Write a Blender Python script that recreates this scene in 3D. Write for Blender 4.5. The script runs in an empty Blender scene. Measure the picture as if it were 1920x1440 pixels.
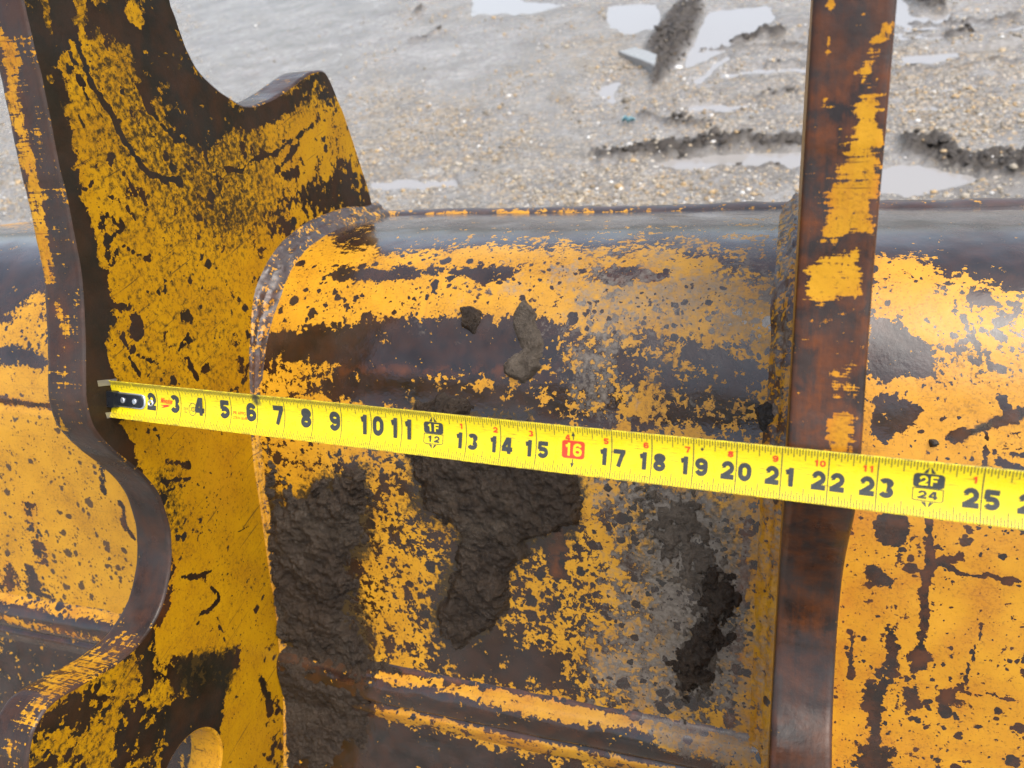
import bpy, math, random
import numpy as np
from mathutils import Matrix, Vector
from mathutils.geometry import delaunay_2d_cdt
random.seed(7); rng = np.random.default_rng(7)
scene = bpy.context.scene
C = scene.collection
# ------------------------------------------------------------------ camera
F = 1480.0; W0, H0 = 1920.0, 1440.0          # focal length in photo pixels
DEP = 36.0                                    # how far the lens looks down
CAM_H = 1.62
def frame(vp, dep):
    a = np.array([(vp[0]-960)/F, (vp[1]-720)/F, 1.0]); a /= np.linalg.norm(a)
    if a[0] < 0: a = -a
    z = np.array([0, 0, 1.0]); ef = z-(a@z)*a; ef /= np.linalg.norm(ef)
    eu = np.cross(a, ef)
    if eu[1] > 0: eu = -eu
    p = np.arcsin(np.sin(np.radians(dep))/(ef@z))
    return np.array([a, np.cos(p)*ef+np.sin(p)*eu, -np.sin(p)*ef+np.cos(p)*eu])
R = frame((-3320, 480), DEP)                  # bucket axis = world X
CAM = np.array([0, 0, CAM_H])
cam_d = bpy.data.cameras.new('camera'); cam = bpy.data.objects.new('camera', cam_d); C.objects.link(cam)
cam_d.sensor_width = 36; cam_d.lens = F/W0*36; cam_d.clip_start = .02; cam_d.clip_end = 500
M = Matrix.Identity(4)
for i in range(3):
    M[i][0] = R[i, 0]; M[i][1] = -R[i, 1]; M[i][2] = -R[i, 2]; M[i][3] = CAM[i]
cam.matrix_world = M
cam_d.dof.use_dof = True; cam_d.dof.focus_distance = .66; cam_d.dof.aperture_fstop = 9.5
scene.camera = cam
# ------------------------------------------------------------------ sky, sun, exposure
SUN_EL, SUN_AZ = 62, 115                      # azimuth of the sun, degrees clockwise from +Y
wd = bpy.data.worlds.new('World'); scene.world = wd; wd.use_nodes = True
wn = wd.node_tree.nodes; wl = wd.node_tree.links
sky = wn.new('ShaderNodeTexSky'); sky.sky_type = 'NISHITA'; sky.sun_disc = False
sky.sun_elevation = math.radians(SUN_EL); sky.sun_rotation = math.radians(SUN_AZ)
sky.air_density = 1.0; sky.dust_density = 4.0
hs = wn.new('ShaderNodeHueSaturation'); hs.inputs['Saturation'].default_value = .65
wl.new(sky.outputs[0], hs.inputs['Color']); wl.new(hs.outputs[0], wn['Background'].inputs[0])
wn['Background'].inputs[1].default_value = .15
sd_ = bpy.data.lights.new('sun', 'SUN'); sd_.energy = .9; sd_.angle = math.radians(60); sd_.color = (1, .96, .9)
sun = bpy.data.objects.new('sun', sd_); C.objects.link(sun)
az, el = math.radians(SUN_AZ), math.radians(SUN_EL)
sv = Vector((math.sin(az)*math.cos(el), math.cos(az)*math.cos(el), math.sin(el)))
sun.rotation_euler = sv.to_track_quat('Z', 'Y').to_euler(); sun.location = (0, 3, 6)
vs = scene.view_settings; vs.view_transform = 'Standard'; vs.look = 'None'; vs.gamma = 1; vs.use_curve_mapping = False
vs.exposure = 1.2
scene.render.engine = 'CYCLES'
scene.render.resolution_x, scene.render.resolution_y = 1024, 768

# ------------------------------------------------------------------ photo geometry helpers
IN = .0254
TD = R@np.array([0.92195039, 0.07359169, -0.38025221])
TP0 = R@(np.array([-13.20988726, 0.47609568, 26.02504031])*IN)+CAM
XL = TP0[0]; XR = (TP0+21.1*IN*TD)[0]         # inner faces of the two ears
TH = .040
def ray(px): return R@np.array([(px[0]-960)/F, (px[1]-720)/F, 1.0])
def on_x(px, X): r = ray(px); return CAM+r*(X-CAM[0])/r[0]
def on_z(px, z): r = ray(px); return CAM+r*(z-CAM[2])/r[2]
def proj(V):
    c = (np.asarray(V)-CAM)@R
    zz = np.where(np.abs(c[:, 2]) < 1e-4, 1e-4, c[:, 2])
    p = np.stack([960+F*c[:, 0]/zz, 720+F*c[:, 1]/zz], 1)
    p[c[:, 2] < .05] = -9999
    return p
# value noise
_L = rng.random((64, 64, 64))
def vnoise(P):
    P = np.asarray(P, float); i = np.floor(P).astype(int); f = P-i; f = f*f*(3-2*f); r = 0
    for dx in (0, 1):
        for dy in (0, 1):
            for dz in (0, 1):
                w = (f[:, 0] if dx else 1-f[:, 0])*(f[:, 1] if dy else 1-f[:, 1])*(f[:, 2] if dz else 1-f[:, 2])
                r = r+w*_L[(i[:, 0]+dx) % 64, (i[:, 1]+dy) % 64, (i[:, 2]+dz) % 64]
    return r
def fbm(P, o=4, g=.5):
    P = np.asarray(P, float); s = 0; a = 1; t = 0
    for k in range(o):
        s = s+a*(vnoise(P*2**k+17.3*k)-.5); t += a; a *= g
    return s/t*2                               # about -1..1
def sdist(P, poly):
    """signed distance to a polygon, negative inside"""
    q = np.asarray(poly, float); d = np.full(len(P), 1e9); ins = np.zeros(len(P), bool)
    for a, b in zip(q, np.roll(q, -1, 0)):
        e = b-a; w = P-a; t = np.clip((w@e)/max(e@e, 1e-9), 0, 1)
        d = np.minimum(d, np.hypot(*(w-t[:, None]*e).T))
        c = ((a[1] > P[:, 1]) != (b[1] > P[:, 1]))
        with np.errstate(divide='ignore', invalid='ignore'):
            xx = (b[0]-a[0])*(P[:, 1]-a[1])/(b[1]-a[1] if b[1] != a[1] else 1e-9)+a[0]
        ins ^= c & (P[:, 0] < xx)
    return np.where(ins, -d, d)
def ldist(P, pts):
    q = np.asarray(pts, float); d = np.full(len(P), 1e9)
    for a, b in zip(q[:-1], q[1:]):
        e = b-a; w = P-a; t = np.clip((w@e)/max(e@e, 1e-9), 0, 1)
        d = np.minimum(d, np.hypot(*(w-t[:, None]*e).T))
    return d
def sstep(x): x = np.clip(x, 0, 1); return x*x*(3-2*x)
class Paint:
    """four wear channels: p paint left, m dried mud film, o orange rust, d oily grime"""
    def __init__(s, V, base, warp=7, sf=1.0):
        s.sf = sf
        s.P = proj(V)
        n = np.stack([fbm(np.c_[s.P/38, s.P[:, 0]*0+k], 3, .6) for k in (3.1, 9.7)], 1)
        s.P = s.P+n*warp
        s.v = np.tile(np.array(base, float), (len(V), 1))
    def _sel(s, pts, m):
        q = np.asarray(pts, float); lo, hi = q.min(0)-m, q.max(0)+m
        return np.nonzero(((s.P > lo) & (s.P < hi)).all(1))[0]
    def poly(s, pts, soft=10, **kw):
        soft = soft*s.sf+(4 if s.sf > 1 else 0); i = s._sel(pts, soft+2)
        if len(i): s._mix(i, sstep(.5-sdist(s.P[i], pts)/(2*soft)), kw)
    def line(s, pts, w, soft=3, **kw):
        i = s._sel(pts, w+soft+2)
        if len(i): s._mix(i, sstep(.5-(ldist(s.P[i], pts)-w/2)/(2*soft)), kw)
    def ell(s, c, rx, ry, soft=4, **kw):
        t = np.linspace(0, 2*np.pi, 15)[:-1]
        s.poly(np.c_[c[0]+rx*np.cos(t), c[1]+ry*np.sin(t)], soft, **kw)
    def _mix(s, i, w, kw):
        for k, x in kw.items():
            c = 'pmod'.index(k); s.v[i, c] = s.v[i, c]*(1-w)+x*w
def catmull(pts, n=12):
    p = np.asarray(pts, float); p = np.vstack([2*p[0]-p[1], p, 2*p[-1]-p[-2]]); out = []
    for i in range(1, len(p)-2):
        for t in np.arange(n)/n:
            out.append(.5*((2*p[i])+(-p[i-1]+p[i+1])*t+(2*p[i-1]-5*p[i]+4*p[i+1]-p[i+2])*t*t+(-p[i-1]+3*p[i]-3*p[i+1]+p[i+2])*t**3))
    out.append(p[-2]); return np.array(out)
def resample(p, h, closed=False):
    p = np.asarray(p, float)
    if closed: p = np.vstack([p, p[:1]])
    L = np.r_[0, np.cumsum(np.linalg.norm(np.diff(p, axis=0), axis=1))]
    n = max(2, int(round(L[-1]/h))+1); t = np.linspace(0, L[-1], n)
    q = np.stack([np.interp(t, L, p[:, k]) for k in range(p.shape[1])], 1)
    return q[:-1] if closed else q

# ------------------------------------------------------------------ mesh helpers
def tag(o, label=None, cat=None, group=None, kind=None):
    for k, x in (('label', label), ('category', cat), ('group', group), ('kind', kind)):
        if x: o[k] = x
    return o
def empty(name, loc, label, cat):
    o = bpy.data.objects.new(name, None); C.objects.link(o); o.location = loc; o.empty_display_size = .1
    bpy.context.view_layer.update(); return tag(o, label, cat)
def mesh(name, V, faces, mat, parent=None, attr=None, smooth=True, uv=None, mats=None, fm=None):
    me = bpy.data.meshes.new(name); V = np.asarray(V, float)
    if parent is not None: V = V-np.array(root_loc(parent))
    me.from_pydata(V.tolist(), [], [tuple(int(k) for k in f) for f in faces])
    for m in (mats or [mat]): me.materials.append(m)
    if fm is not None: me.polygons.foreach_set('material_index', np.asarray(fm, np.int32))
    if smooth: me.polygons.foreach_set('use_smooth', [True]*len(me.polygons))
    if attr is not None:
        a = me.attributes.new('wear', 'FLOAT_COLOR', 'POINT'); a.data.foreach_set('color', np.asarray(attr, np.float32).ravel())
    if uv is not None:
        a = me.attributes.new('flat', 'FLOAT_VECTOR', 'POINT'); a.data.foreach_set('vector', np.asarray(uv, np.float32).ravel())
    me.update(); o = bpy.data.objects.new(name, me); C.objects.link(o)
    if parent is not None: o.parent = parent
    return o
def root_loc(o):
    l = Vector((0, 0, 0))
    while o is not None: l += o.location; o = o.parent
    return l
def grid_faces(n, m, off=0, flip=False):
    i, j = np.meshgrid(np.arange(n-1), np.arange(m-1), indexing='ij'); a = (i*m+j).ravel()+off
    f = np.stack([a, a+m, a+m+1, a+1], 1)
    return f[:, ::-1] if flip else f

# ------------------------------------------------------------------ materials
class NT:
    def __init__(s, name):
        s.m = bpy.data.materials.new(name); s.m.use_nodes = True; s.t = s.m.node_tree; s.n = s.t.nodes; s.l = s.t.links
        s.b = s.n['Principled BSDF']
    def node(s, ty, **kw):
        n = s.n.new(ty)
        for k, x in kw.items(): setattr(n, k, x)
        return n
    def put(s, sock, x):
        if isinstance(x, bpy.types.NodeSocket): s.l.new(x, sock)
        elif x is not None: sock.default_value = x
    def math(s, op, a, b=None, c=None, clamp=False):
        n = s.node('ShaderNodeMath', operation=op, use_clamp=clamp); s.put(n.inputs[0], a); s.put(n.inputs[1], b)
        if c is not None: s.put(n.inputs[2], c)
        return n.outputs[0]
    def mix(s, f, a, b):
        n = s.node('ShaderNodeMix', data_type='RGBA'); s.put(n.inputs[0], f)
        for k, x in ((6, a), (7, b)): s.put(n.inputs[k], x if isinstance(x, bpy.types.NodeSocket) else tuple(x)+(1,))
        return n.outputs[2]
    def mixf(s, f, a, b):
        n = s.node('ShaderNodeMix', data_type='FLOAT'); s.put(n.inputs[0], f); s.put(n.inputs[2], a); s.put(n.inputs[3], b); return n.outputs[0]
    def noise(s, vec, scale, detail=4, rough=.55, dist=0):
        n = s.node('ShaderNodeTexNoise'); s.put(n.inputs['Vector'], vec); n.inputs['Scale'].default_value = scale
        n.inputs['Detail'].default_value = detail; n.inputs['Roughness'].default_value = rough; n.inputs['Distortion'].default_value = dist
        return n.outputs[0]
    def voro(s, vec, scale, out='Distance', rnd=1):
        n = s.node('ShaderNodeTexVoronoi'); s.put(n.inputs['Vector'], vec); n.inputs['Scale'].default_value = scale; n.inputs['Randomness'].default_value = rnd
        return n.outputs[out]
    def rng(s, x, a, b, c=0, d=1, smooth=False):
        n = s.node('ShaderNodeMapRange'); n.interpolation_type = 'SMOOTHSTEP' if smooth else 'LINEAR'
        s.put(n.inputs[0], x)
        for k, v in zip((1, 2, 3, 4), (a, b, c, d)): s.put(n.inputs[k], v)
        return n.outputs[0]
    def scale(s, vec, v3):
        n = s.node('ShaderNodeMapping'); s.put(n.inputs[0], vec); n.inputs['Scale'].default_value = v3; return n.outputs[0]
    def bump(s, h, strength, dist, nrm=None):
        n = s.node('ShaderNodeBump'); s.put(n.inputs['Height'], h); n.inputs['Strength'].default_value = strength; n.inputs['Distance'].default_value = dist
        if nrm is not None: s.put(n.inputs['Normal'], nrm)
        return n.outputs[0]
    def out(s, col, rough, nrm=None, **kw):
        s.put(s.b.inputs['Base Color'], col if isinstance(col, bpy.types.NodeSocket) else tuple(col)+(1,)); s.put(s.b.inputs['Roughness'], rough)
        if nrm is not None: s.put(s.b.inputs['Normal'], nrm)
        for k, x in kw.items(): s.put(s.b.inputs[k.replace('_', ' ')], x)
        return s.m
def worn_paint(name, stretch=(1, 1, 1), pit=1.0, yellow=(.54, .264, .010), bare=((.010, .0055, .0034), (.026, .014, .009)), wet=.2, grain=42, streak=None, spec=.5, bmp=.5, coat=.42, scratch=.8):
    t = NT(name); co = t.node('ShaderNodeTexCoord').outputs['Object']
    at = t.node('ShaderNodeAttribute', attribute_name='wear'); sp = t.node('ShaderNodeSeparateColor'); t.l.new(at.outputs['Color'], sp.inputs[0])
    p, m, o, d = sp.outputs[0], sp.outputs[1], sp.outputs[2], at.outputs['Alpha']
    sc = t.scale(co, stretch)
    n1 = t.noise(sc, grain, 4, .6, .25)
    n2 = t.noise(sc, grain*3.4, 5, .62, .3)
    n = t.math('ADD', t.math('MULTIPLY', n1, .48), t.math('MULTIPLY', n2, .52))
    if streak:
        n3 = t.noise(t.scale(co, streak), 30, 5, .65)
        n4 = t.noise(t.scale(co, (13, .9, .9)), 22, 4, .65)
        n = t.math('ADD', t.math('MULTIPLY', n, .52), t.math('ADD', t.math('MULTIPLY', n3, .30), t.math('MULTIPLY', n4, .18)))
    u = t.rng(n, *((.385, .615) if streak else (.36, .64)))                                   # about evenly spread 0..1
    v = t.math('SUBTRACT', p, u)                               # > 0: paint is left
    # round chips
    wv = t.node('ShaderNodeVectorMath', operation='ADD'); t.l.new(sc, wv.inputs[0])
    nv = t.node('ShaderNodeTexNoise'); t.l.new(sc, nv.inputs['Vector']); nv.inputs['Scale'].default_value = 170; nv.inputs['Detail'].default_value = 3
    ns = t.node('ShaderNodeVectorMath', operation='SCALE'); t.l.new(nv.outputs['Color'], ns.inputs[0]); ns.inputs['Scale'].default_value = .007
    t.l.new(ns.outputs[0], wv.inputs[1])
    big = t.noise(co, 11, 3, .6)
    pits = None
    for s_, r0, dens in ((75, .46, .42), (150, .42, .42), (330, .36, .36)):
        vd = t.node('ShaderNodeTexVoronoi'); t.l.new(wv.outputs[0], vd.inputs['Vector']); vd.inputs['Scale'].default_value = s_
        cs = t.node('ShaderNodeSeparateColor'); t.l.new(vd.outputs['Color'], cs.inputs[0])
        th = t.math('MULTIPLY', t.rng(cs.outputs[0], 1-dens, 1, 0, r0), t.math('MULTIPLY', t.rng(big, .36, .6, .35, 1.15), pit))
        x = t.math('SUBTRACT', th, vd.outputs['Distance'])
        pits = x if pits is None else t.math('MAXIMUM', pits, x)
    keep = t.rng(p, .93, 1.0, 1, .25)
    paint_a = t.rng(v, -.012, .012)
    paint = t.math('MULTIPLY', paint_a, t.math('SUBTRACT', 1, t.math('MULTIPLY', t.rng(pits, 0, .03), keep)))
    # colours
    fine = t.noise(co, 420, 2, .6); mid = t.noise(co, 23, 4, .6); lo = big
    bare_c = t.mix(t.rng(mid, .35, .65), bare[0], bare[1])
    bare_c = t.mix(t.math('MULTIPLY', t.rng(lo, .42, .62), .35), bare_c, (.026, .025, .026))
    rust_n = t.rng(t.math('ADD', t.math('MULTIPLY', n1, .72), t.math('MULTIPLY', n4, .28)), .43, .62) if streak else t.rng(n1, .42, .66)
    bare_c = t.mix(t.math('MULTIPLY', rust_n, t.math('ADD', .10, t.math('MULTIPLY', o, .9)), clamp=True), bare_c, (.13, .036, .007))
    y = t.mix(t.rng(mid, .3, .7), yellow, (yellow[0]*.80, yellow[1]*.76, yellow[2]*.7))
    y = t.mix(t.math('MULTIPLY', t.rng(t.math('ADD', fine, t.math('MULTIPLY', t.math('SUBTRACT', mid, .5), .5)), .54, .70), .55), y, (.17, .085, .010))
    mp = t.node('ShaderNodeMapping'); t.l.new(co, mp.inputs[0]); mp.inputs['Rotation'].default_value = (.6, .25, .5); mp.inputs['Scale'].default_value = (14, 10, 330)
    scr = t.noise(mp.outputs[0], 1, 2, .6)
    y = t.mix(t.math('MULTIPLY', t.rng(scr, .665, .70), scratch), y, (.05, .032, .012))
    run = t.noise(t.scale(co, (150, 5, 5)), 1, 4, .65)
    y = t.mix(t.math('MULTIPLY', t.rng(run, .56, .74), t.rng(big, .4, .62, .08, .5)), y, (.33, .13, .012))
    halo = t.math('MULTIPLY', t.rng(v, .0, .10, 1, 0), .5)
    ph = t.rng(pits, -.09, .0)
    y = t.mix(t.math('MULTIPLY', t.math('MAXIMUM', halo, t.math('MULTIPLY', ph, .35)), t.math('ADD', .2, o), clamp=True), y, (.36, .105, .008))
    y = t.mix(t.math('MULTIPLY', o, t.rng(mid, .4, .65), clamp=True), y, (.42, .13, .01))
    gn = t.noise(sc, 190, 4, .7)
    y = t.mix(t.math('MULTIPLY', t.rng(t.math('ADD', gn, t.math('MULTIPLY', d, .55)), .66, .84), t.rng(d, 0, .3), clamp=True), y, (.042, .026, .008))
    bare_c = t.mix(t.math('MULTIPLY', d, .45), bare_c, (.016, .016, .009))
    col = t.mix(paint, bare_c, y)
    fn_ = t.math('ADD', t.math('MULTIPLY', t.noise(sc, 34, 7, .72, .4), .6), t.math('MULTIPLY', n2, .4))
    fm = t.rng(t.math('ADD', fn_, t.math('MULTIPLY', m, .36)), .64, .78)
    fm = t.math('MULTIPLY', fm, t.math('MULTIPLY', t.rng(m, .02, .2), t.math('SUBTRACT', t.rng(fine, .3, .7, .5, .9), t.math('MULTIPLY', t.rng(pits, 0, .03), .7))), clamp=True)
    fcol = t.mix(t.rng(n2, .35, .65), (.11, .09, .068), (.235, .20, .155))
    col = t.mix(fm, col, fcol)
    rough = t.mixf(paint, t.rng(mid, .35, .65, wet, wet+.2), .40)
    rough = t.mixf(fm, rough, .62)
    h = t.math('ADD', t.math('MULTIPLY', t.noise(co, 260, 3, .6), .45), t.math('MULTIPLY', t.noise(sc, 70, 2, .6), .8))
    return t.out(col, rough, t.bump(h, bmp, .0012), Specular_IOR_Level=spec, Coat_Weight=t.math('MULTIPLY', t.math('MULTIPLY', t.math('SUBTRACT', 1, t.math('MULTIPLY', paint, .85)), t.math('SUBTRACT', 1, fm)), t.rng(big, .35, .5, coat*.35, coat)), Coat_Roughness=.12, Coat_IOR=1.4)
M_SHELL = worn_paint('worn_yellow_shell', wet=.10, bmp=.34, pit=1.3, scratch=.15, grain=56, coat=.65)
M_EAR = worn_paint('worn_yellow_ear', pit=1.0, yellow=(.42, .215, .004), bare=((.010, .0065, .0035), (.020, .014, .008)), wet=.38, grain=36, spec=.15, coat=.04)
M_EDGE = worn_paint('flame_cut_edge', pit=.5, stretch=(1, 1, 1), yellow=(.50, .25, .010), bare=((.018, .010, .007), (.045, .030, .024)), wet=.24, grain=55, streak=(.5, 13, 13), spec=.2, coat=.28)
M_WELD = worn_paint('worn_weld', pit=.7, bare=((.020, .014, .012), (.055, .044, .040)), wet=.28, grain=62)
def mud_mat(name, c0, c1, rough=.33, dist=.004):
    t = NT(name); co = t.node('ShaderNodeTexCoord').outputs['Object']
    a = t.noise(co, 55, 8, .70, .8); b = t.noise(co, 210, 5, .68, .5); g = t.noise(co, 700, 3, .6)
    col = t.mix(t.rng(a, .35, .65), c0, c1); col = t.mix(t.math('MULTIPLY', t.rng(t.noise(co, 13, 4, .65), .48, .68), .55), col, (.062, .047, .032)); col = t.mix(t.math('MULTIPLY', t.rng(g, .64, .74), .5), col, (.20, .165, .125))
    h = t.math('ADD', t.math('MULTIPLY', a, 1.0), t.math('ADD', t.math('MULTIPLY', b, .5), t.math('MULTIPLY', g, .08)))
    r = t.rng(t.noise(co, 30, 4, .6), .38, .62, rough, rough+.26)
    return t.out(col, r, t.bump(h, 1.0, dist), Specular_IOR_Level=.36)
M_MUD = mud_mat('wet_dark_mud', (.016, .0098, .0055), (.042, .027, .016), .19, .0065)
M_MUDDRY = mud_mat('drying_mud', (.055, .042, .030), (.125, .10, .074), .5, .006)
M_MUDBLK = mud_mat('black_mud', (.012, .011, .010), (.03, .026, .022), .28, .003)
def simple(name, col, rough, metal=0, bumpy=0, var=.15, scale=80):
    t = NT(name); co = t.node('ShaderNodeTexCoord').outputs['Object']
    n = t.noise(co, scale, 5, .6); c = t.mix(n, tuple(k*(1-var) for k in col), tuple(min(1, k*(1+var)) for k in col))
    return t.out(c, t.rng(n, .3, .7, max(.04, rough-.08), rough+.08), t.bump(n, bumpy, .001) if bumpy else None, Metallic=metal)

# ------------------------------------------------------------------ the bucket
bucket = empty('excavator_bucket', ((XL+XR)/2, .45, 0), 'rusty yellow digging bucket with two upright hinge plates and curved back', 'bucket')
# profile of the back plate, read where it meets the left ear
PP = [(712, 404), (640, 419), (580, 445), (530, 490), (497, 560), (482, 640), (478, 720), (478, 800), (485, 880), (497, 960), (510, 1050), (522, 1140), (528, 1200), (533, 1250), (537, 1310), (538, 1440)]
prof = np.array([on_x(q, XL)[1:] for q in PP])
e = prof[-1]; d_ = prof[-1]-prof[-3]; d_ /= np.linalg.norm(d_)
low = [e+d_*.12, e+d_*.24+[.01, -.03]]
low += [(low[-1][0]+.02, .28), (low[-1][0]+.10, .10), (low[-1][0]+.25, .012)]
prof = catmull(np.vstack([prof, low]), 14)
PL = np.r_[0, np.cumsum(np.linalg.norm(np.diff(prof, axis=0), axis=1))]
tan_ = np.gradient(prof, PL, axis=0); tan_ /= np.linalg.norm(tan_, axis=1)[:, None]
k_ = np.ones(9)/9
tan_ = np.stack([np.convolve(np.pad(tan_[:, c], 4, 'edge'), k_, 'valid') for c in (0, 1)], 1)
nrm_ = np.stack([tan_[:, 1], -tan_[:, 0]], 1)           # outward, towards the viewer and up
if nrm_[40]@np.array([-1, 1]) < 0: nrm_ = -nrm_
def surf(X, s):
    """point and outward normal of the back plate at X and arc length s from the rim"""
    y = np.interp(s, PL, prof[:, 0]); z = np.interp(s, PL, prof[:, 1])
    ny = np.interp(s, PL, nrm_[:, 0]); nz = np.interp(s, PL, nrm_[:, 1]); l = np.hypot(ny, nz)
    N = np.stack([0*y, ny/l, nz/l], 1); P = np.stack([X, y, z], 1)
    k = np.stack([X*5, s*5, s*0], 1)
    dent = fbm(k, 3, .5)*.0028+fbm(k*7+5, 2)*.0005
    fade = np.clip(np.minimum(np.abs(X-XL), np.abs(X-XR))/.05, .15, 1)
    return P+N*(dent*fade)[:, None], N
def s_of(px, X):
    """arc length where the photo's ray meets the plate near the plane X (profile plane)"""
    q = on_x(px, X)[1:]; return PL[np.argmin(np.hypot(*(prof-q).T))]
X0, X1 = XL-.62, XR+.62
S_SEAM = s_of((480, 800), XL); S_LAP0 = s_of((529, 1215), XL); S_LAP1 = s_of((535, 1290), XL)
def wear_shell(V):
    w = Paint(V, (.85, .0, .05, .05), 13, 2.0)
    mid = [(440, 380), (1500, 380), (1470, 1440), (500, 1440), (450, 900)]
    # ---- bay between the ears
    w.poly([(660, 380), (1530, 375), (1500, 478), (1300, 462), (1120, 472), (900, 466), (720, 480), (700, 462), (640, 465), (610, 440)], 7, p=.0)
    w.poly([(500, 470), (560, 430), (640, 425), (700, 470), (760, 520), (770, 590), (640, 605), (500, 620)], 10, p=.93)
    w.poly([(610, 420), (712, 405), (716, 455), (660, 470), (630, 455)], 8, p=.2)
    w.poly([(1120, 415), (1490, 405), (1490, 500), (1150, 480)], 25, p=.30, m=.40)
    w.poly([(1010, 470), (1480, 480), (1480, 690), (1100, 690), (1040, 560)], 30, p=.76, m=.66)
    w.poly([(1330, 470), (1480, 450), (1480, 560), (1420, 560), (1350, 500)], 15, p=.35, o=.3)
    w.poly([(780, 470), (1040, 470), (1060, 600), (800, 600)], 40, p=.84, m=.34)
    w.poly([(605, 512), (640, 498), (720, 500), (760, 503), (835, 510), (800, 522), (700, 526), (640, 524)], 3, p=.0, m=0)
    w.poly([(850, 508), (900, 498), (970, 506), (950, 522), (890, 528), (855, 520)], 3, p=.0, m=0)
    w.poly([(1110, 505), (1170, 500), (1250, 515), (1240, 535), (1190, 530), (1150, 545), (1120, 530)], 5, p=.15, o=.7)
    w.poly([(500, 625), (640, 608), (760, 600), (850, 598), (960, 600), (1040, 615), (1060, 690), (960, 700), (800, 690), (640, 685), (560, 690), (490, 680)], 9, p=.02)
    w.poly([(640, 612), (1000, 600), (1020, 660), (640, 650)], 16, p=.13, m=.12)
    w.poly([(495, 680), (640, 690), (800, 700), (1060, 705), (1140, 800), (900, 790), (760, 770), (500, 740)], 10, p=.35)
    w.line([(640, 692), (760, 695), (870, 694), (960, 700)], 14, 8, p=.02, o=.75)
    w.poly([(520, 690), (570, 690), (600, 740), (560, 790), (500, 760)], 8, p=.62)
    w.poly([(620, 700), (690, 690), (780, 700), (780, 740), (700, 760), (640, 740)], 12, p=.12)
    w.poly([(1030, 640), (1170, 620), (1190, 800), (1060, 800)], 34, p=.30, m=.55)
    w.poly([(1160, 650), (1330, 620), (1450, 680), (1450, 830), (1200, 820)], 22, p=.36, m=.22)
    w.poly([(1160, 780), (1220, 700), (1260, 720), (1250, 800), (1330, 830), (1180, 830)], 10, p=.62, m=.25)
    w.poly([(1330, 680), (1400, 700), (1440, 830), (1340, 830)], 14, p=.35, m=.1)
    # below the tape
    w.poly([(480, 830), (780, 840), (860, 1000), (840, 1240), (560, 1240), (500, 1000)], 10, p=.55, d=.2)
    w.poly([(690, 860), (770, 850), (800, 965), (865, 1010), (845, 1100), (815, 1140), (835, 1230), (780, 1262), (720, 1235), (690, 1150), (665, 1050), (720, 1000), (690, 930)], 9, p=.57, d=.15)
    w.poly([(540, 850), (600, 850), (600, 880), (560, 960), (530, 930)], 9, p=.75)
    w.poly([(930, 1010), (1090, 960), (1200, 900), (1210, 1030), (1190, 1150), (1130, 1260), (1080, 1290), (950, 1190), (940, 1100)], 14, p=.52)
    w.poly([(1100, 900), (1200, 890), (1200, 1140), (1120, 1150)], 18, p=.62, m=.45)
    w.poly([(830, 1190), (960, 1180), (1100, 1250), (1110, 1310), (900, 1290), (800, 1260)], 16, p=.20)
    w.poly([(1160, 890), (1340, 900), (1420, 960), (1420, 1340), (1180, 1330), (1150, 1200), (1200, 1050)], 40, p=.42, m=.80)
    w.poly([(1090, 1180), (1250, 1130), (1290, 1320), (1110, 1320)], 30, p=.48, m=.74)
    w.poly([(1340, 930), (1470, 940), (1460, 1380), (1380, 1380), (1400, 1200), (1380, 1080)], 14, p=.82, m=.62, o=.25)
    w.line([(1420, 945), (1405, 1000), (1398, 1080), (1390, 1150), (1380, 1260), (1365, 1360)], 16, 7, p=.25, o=.8)
    w.line([(1045, 1000), (1050, 1070)], 24, 7, p=.05, o=.9)
    w.poly([(520, 1290), (1440, 1440), (1440, 1700), (520, 1700)], 20, p=.04)
    w.poly([(700, 1330), (1000, 1395), (1440, 1480), (1440, 1500), (1000, 1425), (700, 1345)], 8, p=.6)
    w.poly([(1200, 1340), (1460, 1380), (1450, 1440), (1230, 1400)], 18, p=.6, m=.75)
    w.poly([(470, 860), (540, 950), (600, 900), (690, 880), (715, 1000), (670, 1060), (700, 1240), (480, 1260)], 14, d=.95)
    w.poly([(690, 900), (760, 870), (800, 980), (760, 1020), (700, 1010)], 12, d=.25)
    w.poly([(760, 720), (1000, 760), (1100, 900), (1080, 1010), (960, 1050), (940, 1200), (850, 1230), (800, 1150), (850, 1000), (770, 950)], 12, d=.8)
    w.poly([(1180, 900), (1360, 920), (1410, 1060), (1400, 1200), (1320, 1340), (1250, 1320), (1180, 1060)], 34, d=.7)
    w.poly([(1180, 640), (1330, 620), (1440, 690), (1440, 820), (1200, 820)], 25, d=.35)
    # ---- right of the right ear
    w.poly([(1600, 370), (1920, 365), (1960, 590), (1900, 560), (1850, 520), (1790, 520), (1740, 485), (1640, 478), (1600, 480)], 7, p=.0)
    w.poly([(1730, 490), (1930, 530), (1930, 610), (1800, 580)], 20, p=.5)
    w.poly([(1650, 500), (1700, 495), (1730, 560), (1720, 620), (1660, 580)], 9, p=.88)
    w.poly([(1635, 596), (1685, 600), (1715, 630), (1755, 650), (1756, 712), (1705, 710), (1650, 717), (1628, 700)], 5, p=.08)
    w.poly([(1634, 738), (1680, 748), (1722, 770), (1700, 800), (1660, 830), (1634, 820)], 5, p=.1)
    w.ell((1700, 770), 26, 12, 5, p=.0)
    w.line([(1805, 595), (1825, 640), (1850, 685)], 17, 6, p=.1)
    w.poly([(1770, 600), (1850, 660), (1880, 720), (1820, 720), (1780, 680)], 16, p=.62, d=.3)
    w.line([(1780, 825), (1830, 808), (1880, 785), (1920, 770)], 20, 6, p=.2, d=.8, o=.5)
    w.line([(1880, 745), (1885, 780)], 16, 4, p=0)
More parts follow.
